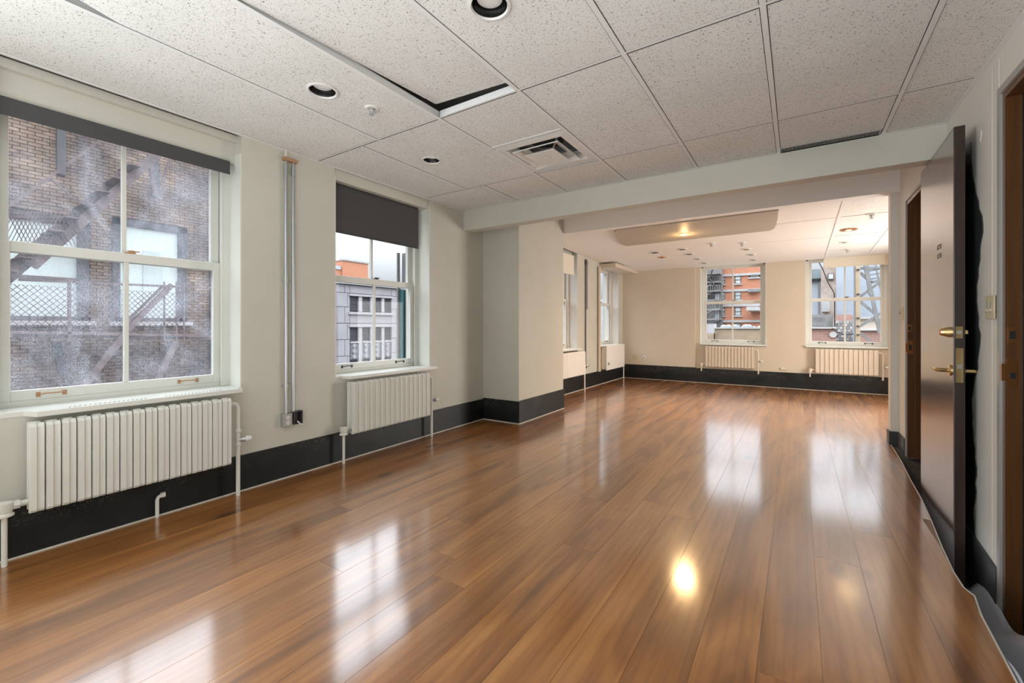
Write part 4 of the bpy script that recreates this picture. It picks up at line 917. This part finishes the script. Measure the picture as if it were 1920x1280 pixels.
# stone blocks in courses, leaving the window bay free
crs = [zpx(y) for y in (750, 720, 692, 664, 635, 606, 577, 552, 537)]
bays = [(zpx(704), zpx(611)), (zpx(585), zpx(555))]
for k, (a, b) in enumerate(zip(crs, crs[1:])):
    xs = [yA, oy0-0.5] 
    segs = [(yA, yA+(oy0-yA)*(0.55 if k % 2 else 0.8)), (yA+(oy0-yA)*(0.55 if k % 2 else 0.8), oy0), (oy1, oy1+(yB-oy1)*(0.5 if k % 2 else 0.75)), (oy1+(yB-oy1)*(0.5 if k % 2 else 0.75), yB+0.2)]
    for y0, y1 in segs: world(B(SX-0.3, SX+random.uniform(-0.01, 0.01), y0+0.02, y1-0.02, a+0.02, b-0.02), 'stone_block', M['stone'], so)
    # the middle of the course where no window stands
    free = [(a, b)]
    for z0, z1 in bays:
        nf = []
        for p, q_ in free:
            if z1 <= p or z0 >= q_: nf.append((p, q_)); continue
            if z0 > p: nf.append((p, z0))
            if z1 < q_: nf.append((z1, q_))
        free = nf
    for p, q_ in free:
        if q_-p > 0.15: world(B(SX-0.3, SX, oy0+0.02, oy1-0.02, p+0.02, q_-0.02), 'stone_block', M['stone'], so)
for i in range(3):
    for z0, z1 in bays: world(B(SX-0.3, SX+0.04, ycols[i][1]+0.02, ycols[i+1][0]-0.02, z0, z1), 'mullion', M['stone_trim'], so)
for z0, z1 in bays: world(B(SX-0.3, SX+0.12, oy0-0.1, oy1+0.1, z1-0.08, z1+0.1), 'lintel', M['stone_trim'], so)
world(B(SX-0.3, SX+0.16, oy0-0.15, oy1+0.15, bays[1][0]-0.22, bays[1][0]-0.02), 'sill_band', M['stone_trim'], so)
for ya, yb in ycols:
    for b0, b1, kd in rows_:
        z0, z1 = zpx(b0), zpx(b1)
        if kd == 'w':
            fr = world(B(SX-0.16, SX-0.06, ya, ya+0.06, z0, z1).box(SX-0.16, SX-0.06, yb-0.06, yb, z0, z1).box(SX-0.16, SX-0.06, ya, yb, z1-0.06, z1).box(SX-0.16, SX-0.06, ya, yb, z0, z0+0.06).box(SX-0.16, SX-0.08, ya, yb, (z0+z1)/2-0.03, (z0+z1)/2+0.03), 'window', M['darksteel'], so)
            B(SX-0.13, SX-0.12, ya+0.03, yb-0.03, z0+0.03, z1-0.03).build('pane', M['dark_glass'], fr)
        else:
            pn = world(B(SX-0.3, SX-0.02, ya, yb, z0, z1), 'relief_panel', M['ornament'], so)
            rm = MB(); cy_ = (ya+yb)/2
            for k in range(3):
                zc_ = z0+(z1-z0)*(k+0.5)/3; rr = (yb-ya)*0.28
                rm.prism([(cy_+rr*math.cos(a), zc_+rr*math.sin(a)*1.1) for a in [PI/2*j for j in range(4)]], SX-0.02, SX+0.03, 'x')
            rm.build('relief_motif', M['stone'], pn)
            world(B(SX-0.3, SX+0.06, ya, yb, z1-0.04, z1+0.10), 'window_sill', M['stone_trim'], so)
pb = empty('brick_penthouse', (SX-9, 24, ztop_)); tag(pb, 'orange brick penthouse rising behind the stone building', 'building')
u0, u1 = atX(642, 488, SX-9), atX(690, 520, SX-9); u2 = atX(622, 503, SX-9)
world(B(SX-14, SX-9, u0.y, u1.y, -6, u0.z), 'wall', M['red_brick'], pb); world(B(SX-13.9, SX-9.2, u2.y-2, u0.y, -6, u2.z), 'side_wall', M['red_brick'], pb)
world(B(SX-14.1, SX-8.9, u0.y-0.1, u1.y+0.1, u0.z, u0.z+0.15), 'coping', M['roof'], pb); world(B(SX-13.1, SX-9.1, u2.y-2, u0.y-0.1, u2.z, u2.z+0.35), 'parapet', M['blueclad'], pb)
ps = empty('pink_building', (-34, 18, -6)); tag(ps, 'narrow strip of pinkish facade at the left edge of the second window', 'building')
v0, v1 = atX(600, 533, -31), atX(633.5, 700, -31)
world(B(-33.5, -31, v0.y-4, yA-0.15, -6, v0.z), 'wall', m_noise('pinkish_render', (0.50, 0.42, 0.40), (0.60, 0.50, 0.46), 1), ps); world(B(-31, -30.8, v0.y-4, yA-0.15, atX(630, 628, -31).z-0.1, atX(630, 628, -31).z+0.1), 'string_course', M['roof'], ps)
# teal storm board just outside the second window
t0, t1 = atX(758.5, 540, -3.66), atX(768.5, 690, -3.66)
tb = empty('storm_board', (-3.66, t0.y, 0.7)); tag(tb, 'teal painted vertical board just outside the second window', 'board')
world(B(-3.70, -3.64, t0.y-0.035, t0.y+0.09, 0.72, 1.55), 'board', M['teal'], tb); world(B(-3.72, -3.70, t0.y-0.06, t0.y-0.03, 0.72, 1.96), 'edge_strip', M['greysteel'], tb); world(B(-3.70, -3.64, t0.y+0.0, t0.y+0.05, 1.58, 1.96), 'upper_board', M['greysteel'], tb)

# ---- red brick block beyond the left far window
RY = 40.0
rb_ = empty('red_building', (-4, RY, -6)); tag(rb_, 'orange-red brick block with white bands beyond the left far window', 'building')
def py(px, py_, y=RY): return atY(px, py_, y)
rx0, rx1 = py(1349, 560).x, py(1478, 560).x; rtop = py(1375, 497).z+0.5
world(B(rx0, rx1, RY, RY+9, -6, rtop), 'wall', M['red_brick'], rb_)
def zr(y_): return py(1375, y_).z
for y_ in (515.5, 544.5, 572.5, 602): z0 = zr(y_+2.2); world(B(rx0-0.05, rx1, RY-0.12, RY, z0, zr(y_-2.2)), 'stone_band', M['white_stone'], rb_)
for cx0, cx1, tp in ((1351.5, 1359.6, 'p'), (1378, 1389.7, 'g'), (1405, 1425, 's')):
    for y0_, y1_ in ((518, 532), (547, 561.5), (576, 591.5), (606, 616)):
        if tp == 's': 
            if y0_ != 518: continue
            y1_ = 522
        a, b = py(cx0, 560).x, py(cx1, 560).x; z0, z1 = zr(y1_), zr(y0_)
        fr = world(B(a, a+0.06, RY-0.08, RY, z0, z1).box(b-0.06, b, RY-0.08, RY, z0, z1).box(a, b, RY-0.08, RY, z1-0.07, z1).box(a, b, RY-0.08, RY, z0, z0+0.05).box(a, b, RY-0.08, RY, (z0+z1)/2-0.03, (z0+z1)/2+0.03), 'window', M['greyflat'], rb_)
        B(a+0.03, b-0.03, RY-0.05, RY-0.03, z0+0.03, z1-0.03).build('pane', M['green_glass'] if tp != 'p' else M['white_pane'], fr)
        world(B(a-0.08, b+0.08, RY-0.14, RY, z0-0.10, z0), 'window_sill', M['white_stone'], rb_)
cn = world(B(py(1403, 590, 38).x, py(1425, 590, 38).x, 36.5, RY, py(1410, 583, 38).z, py(1410, 576, 38).z), 'canopy', M['white_stone'], rb_)
world(B(py(1403, 565).x, py(1425, 565).x, RY-0.5, RY, zr(549), zr(544)), 'awning', M['greysteel'], rb_)
ge = empty('grey_building', (-8, 38, -6)); tag(ge, 'dark grey building covered in balconies and stairs left of the red block', 'building')
GYY = 38.0; gx0, gx1 = py(1300, 560, GYY).x, py(1351, 560, GYY).x-0.05
world(B(gx0-3, gx1, GYY+0.9, RY-0.2, -6, rtop+0.3), 'wall', M['greyflat'], ge)
for k, y_ in enumerate((512, 528, 545, 562, 580, 598)):
    zz = py(1340, y_, GYY).z; world(B(gx0, gx1, GYY, GYY+0.9, zz-0.06, zz+0.04), 'balcony', M['greysteel'], ge)
    m_ = MB().box(gx0, gx1, GYY-0.02, GYY+0.02, zz+0.42, zz+0.46)
    xx = gx0
    while xx < gx1: m_.box(xx, xx+0.03, GYY-0.015, GYY+0.015, zz, zz+0.43); xx += 0.16
    world(m_, 'balcony_railing', M['darksteel'] if k % 2 else M['greysteel'], ge)
    if k < 5: world(MB().obox((gx0+0.15+0.3*(k % 2), GYY+0.3, zz-0.75), (gx1-0.5, GYY+0.3, zz), 0.3, 0.08), 'stair_flight', M['brownmix'], ge)
for a, b, c_, d_ in ((1341, 550, 1348, 563), (1341, 578, 1348, 602)):
    p0, p1 = py(a, b, GYY+0.85), py(c_, d_, GYY+0.85); world(B(p0.x, p1.x, GYY+0.8, GYY+0.9, p1.z, p0.z), 'window', M['white_pane'], ge)
tw = empty('parapet_wall', (-1.5, 15, -6)); tag(tw, 'ochre brick parapet with pale debris along its top beyond the left far window', 'wall')
PYY = 16.0; a, b = py(1339, 620, PYY), py(1470, 620, PYY)
world(B(a.x, b.x, PYY, PYY+0.4, -6, py(1375, 616, PYY).z), 'wall', M['tan_brick2'], tw); world(B(a.x, b.x, PYY-0.05, PYY+0.45, py(1375, 616, PYY).z, py(1375, 614, PYY).z), 'coping', M['roof'], tw)
world(B(py(1318, 610, PYY).x, a.x+0.02, PYY-0.2, PYY+0.4, -6, py(1335, 607, PYY).z), 'pale_block', M['stone_trim'], tw)
world(B(py(1318, 610, PYY).x, a.x+0.02, PYY-0.201, PYY+0.2, -6, py(1335, 624, PYY).z), 'lower_block', M['tan_brick2'], tw)
random.seed(5)
for k in range(16):
    cx_ = a.x+0.25+k*0.115+random.uniform(-0.04, 0.04); r = random.uniform(0.05, 0.13); zt = py(1375, 614, PYY).z
    MB_ = MB().lathe([(r, 0), (r*0.9, r*0.4), (r*0.55, r*0.75), (0.01, r*0.9)], cx_, PYY+random.uniform(0.05, 0.3), zt, 8); world(MB_, 'debris_lump', M['snow'], tw)
cab = MB().tube([atY(1336, 505, 14), atY(1331, 520, 14), atY(1329, 522, 14), atY(1336, 530, 14), atY(1341, 537, 14)], 0.02, 6)
tag(cab.build('hanging_cable', M['black']), 'black kinked cable hanging across the left far window', 'cable')

# ---- beyond the right far window
TY = 22.0
def W_(mb, name, m, par_): return world(mb, name, M[m], par_)
def pb_(x0, y0, x1, y1, y, d, name, m, par_):
    a, b = atY(x0, y0, y), atY(x1, y1, y); return W_(B(a.x, b.x, y, y+d, b.z, a.z), name, m, par_)
bc = empty('blue_clad_building', (3, 30, -6)); tag(bc, 'pale blue clad tower block behind the steel column', 'building')
for a, b in ((1568, 1583), (1584, 1600)): pb_(a, 488, b, 860, 30, 4, 'clad_panel', 'blueclad', bc)
pb_(1600.5, 489, 1660, 780, 34.2, 4, 'wing', 'blueclad', bc)
lb = empty('white_shed', (1.5, 28, -6)); tag(lb, 'white metal shed with a dark roof line at the left of the right far window', 'shed')
pb_(1510, 526, 1539, 850, 28, 3, 'wall', 'blueclad', lb); pb_(1510, 506, 1540, 523, 28.2, 3, 'upper_wall', 'slate', lb); pb_(1510, 523, 1539.5, 526, 27.8, 3, 'roof_edge', 'black', lb); pb_(1534, 526, 1536, 588, 27.9, 0.1, 'downpipe', 'greysteel', lb)
bs = empty('streaked_building', (2.5, 26, -6)); tag(bs, 'brown streaked old building beside the hanging black cable', 'building')
pb_(1540.5, 500, 1567.5, 830, 27, 0.7, 'wall', 'brownmix', bs); w_ = pb_(1552, 512, 1564, 524, 26.9, 0.1, 'window', 'greyflat', bs)
a, b = atY(1554, 514, 26.85), atY(1562, 522, 26.85); MB().box(a.x, b.x, 26.85, 26.89, b.z, a.z).build('pane', M['white_pane'], w_)
pb_(1541, 562, 1556, 584, 26.8, 0.2, 'window', 'roof', bs)
bp_ = empty('low_brick_roofs', (3, 18, -6)); tag(bp_, 'low pinkish brick walls and grey roofs under the steel tower', 'building')
pb_(1505, 616, 1568, 700, 18, 1, 'left_wall', 'pink_brick', bp_); pb_(1568, 590, 1599, 604, 20, 1, 'back_wall', 'pink_brick', bp_); pb_(1613, 620, 1690, 700, 18, 1, 'right_wall', 'pink_brick', bp_); pb_(1505, 613.5, 1568, 616, 17.9, 1.2, 'coping', 'white_stone', bp_)
pb_(1613, 617, 1690, 620, 17.9, 1.2, 'coping', 'white_stone', bp_); pb_(1600, 597, 1690, 617, 21, 1, 'cream_wall', 'cream_rad', bp_); pb_(1505, 590, 1562, 614, 21, 1, 'grey_wall', 'greysteel', bp_)
pb_(1600, 594, 1690, 597, 20.8, 1, 'cream_coping', 'white_stone', bp_)
# patterned grey roof: raised rows of tiles, one real piece each
for r_ in range(9):
    for c_ in range(5):
        x0 = 1568+c_*6.2+(3.1 if r_ % 2 else 0); y0 = 601+r_*5.4
        if x0 > 1596: continue
        pb_(x0, y0, min(x0+5.6, 1599), y0+4.8, 19-r_*0.02, 0.3, 'roof_tile', 'greysteel' if (r_+c_) % 3 else 'roof', bp_)
pb_(1568, 601, 1599, 700, 19.35, 1, 'roof_bed', 'greyflat', bp_)
rl = empty('roof_railing', (1.5, 17.5, 0)); tag(rl, 'grey railing on the low roof at the left of the right far window', 'railing')
for y_ in (594.5, 604): pb_(1520, y_, 1548, y_+1, 17.5, 0.04, 'rail', 'greysteel', rl)
for k in range(13): pb_(1525+k*1.8, 595, 1525.6+k*1.8, 604, 17.5, 0.03, 'baluster', 'darksteel', rl)
dish = empty('satellite_dish', tuple(atY(1562, 627, 17.94))); tag(dish, 'round white satellite dish on the low brick roof', 'dish')
MB().lathe([(0.10, 0.0), (0.085, 0.02), (0.0, 0.04)], 0, 0, 0, 24, 'y').build('bowl', M['white_stone'], dish, smooth=True); MB().tube([(0, 0.02, 0), (0, 0.06, 0)], 0.03, 8).build('mount', M['greysteel'], dish)
st = empty('steel_tower', (4.2, 14, -6)); tag(st, 'tan steel column with riveted plates and grey lattice bracing', 'tower')
pb_(1604.5, 492, 1613, 646, 14, 0.14, 'column', 'tansteel', st); pb_(1604.5, 646, 1613, 700, 14, 0.14, 'column_foot', 'tansteel', st)
for y_ in (504, 550, 595, 610, 626, 641): pb_(1606, y_, 1612, y_+2.2, 13.97, 0.04, 'splice_plate', 'darksteel', st)
pb_(1600.5, 492, 1603, 700, 13.9, 0.05, 'cable_riser', 'greysteel', st); pb_(1603, 492, 1604, 700, 13.9, 0.05, 'cable_riser', 'darksteel', st)
def tb_(n_, p, q_, w, m='greysteel', y=14.1): return W_(MB().obox(atY(*p, y), atY(*q_, y), w, w), n_, m, st)
tb_('leg', (1622, 490), (1633, 552), 0.09); tb_('leg', (1633, 545), (1650, 625), 0.08)
for p, q_ in (((1613, 511), (1634, 530)), ((1613, 556), (1648, 530)), ((1613, 565), (1643, 590)), ((1613, 611), (1655, 585)), ((1613, 624), (1640, 646)), ((1632, 530), (1655, 524)), ((1613, 503), (1650, 502))): tb_('brace', p, q_, 0.06)
for y_ in (508, 516, 524): tb_('ladder_rung', (1627, y_), (1650, y_-4), 0.03)
tb_('ladder_rail', (1641, 492), (1650, 540), 0.035)
hc = MB().tube([atY(1534, 489, 13), atY(1543, 505, 13), atY(1552, 528, 13), atY(1564, 549, 13), atY(1565, 560, 13), atY(1565, 612, 13)], 0.012, 8)
tag(hc.build('hanging_cable', M['black']), 'thick black cable sagging down the left side of the right far window', 'cable')
hc = MB().tube([atY(1561, 615, 13), atY(1568, 622, 13), atY(1580, 626, 13), atY(1601, 626, 13)], 0.012, 8)
tag(hc.build('hanging_cable', M['black']), 'thin black cable sagging towards the steel column above the roof tiles', 'cable')
# ---- pale block beyond the last left windows
pbk = empty('pale_block', (-14, 34, -6)); tag(pbk, 'pale rendered block beyond the last left window', 'building')
a, b = atY(1104, 500, 34), atY(1165, 640, 34)
W_(B(a.x-6, b.x, 34, 40, -6, atY(1140, 560, 34).z), 'wall', 'white_stone', pbk); pb_(1136, 578, 1141, 600, 33.9, 0.1, 'window', 'greyflat', pbk); pb_(1131, 603, 1143, 611, 33.8, 0.2, 'awning', 'red_brick', pbk)
pb_(1131, 611, 1140, 640, 33.9, 0.1, 'shopfront', 'teal', pbk)
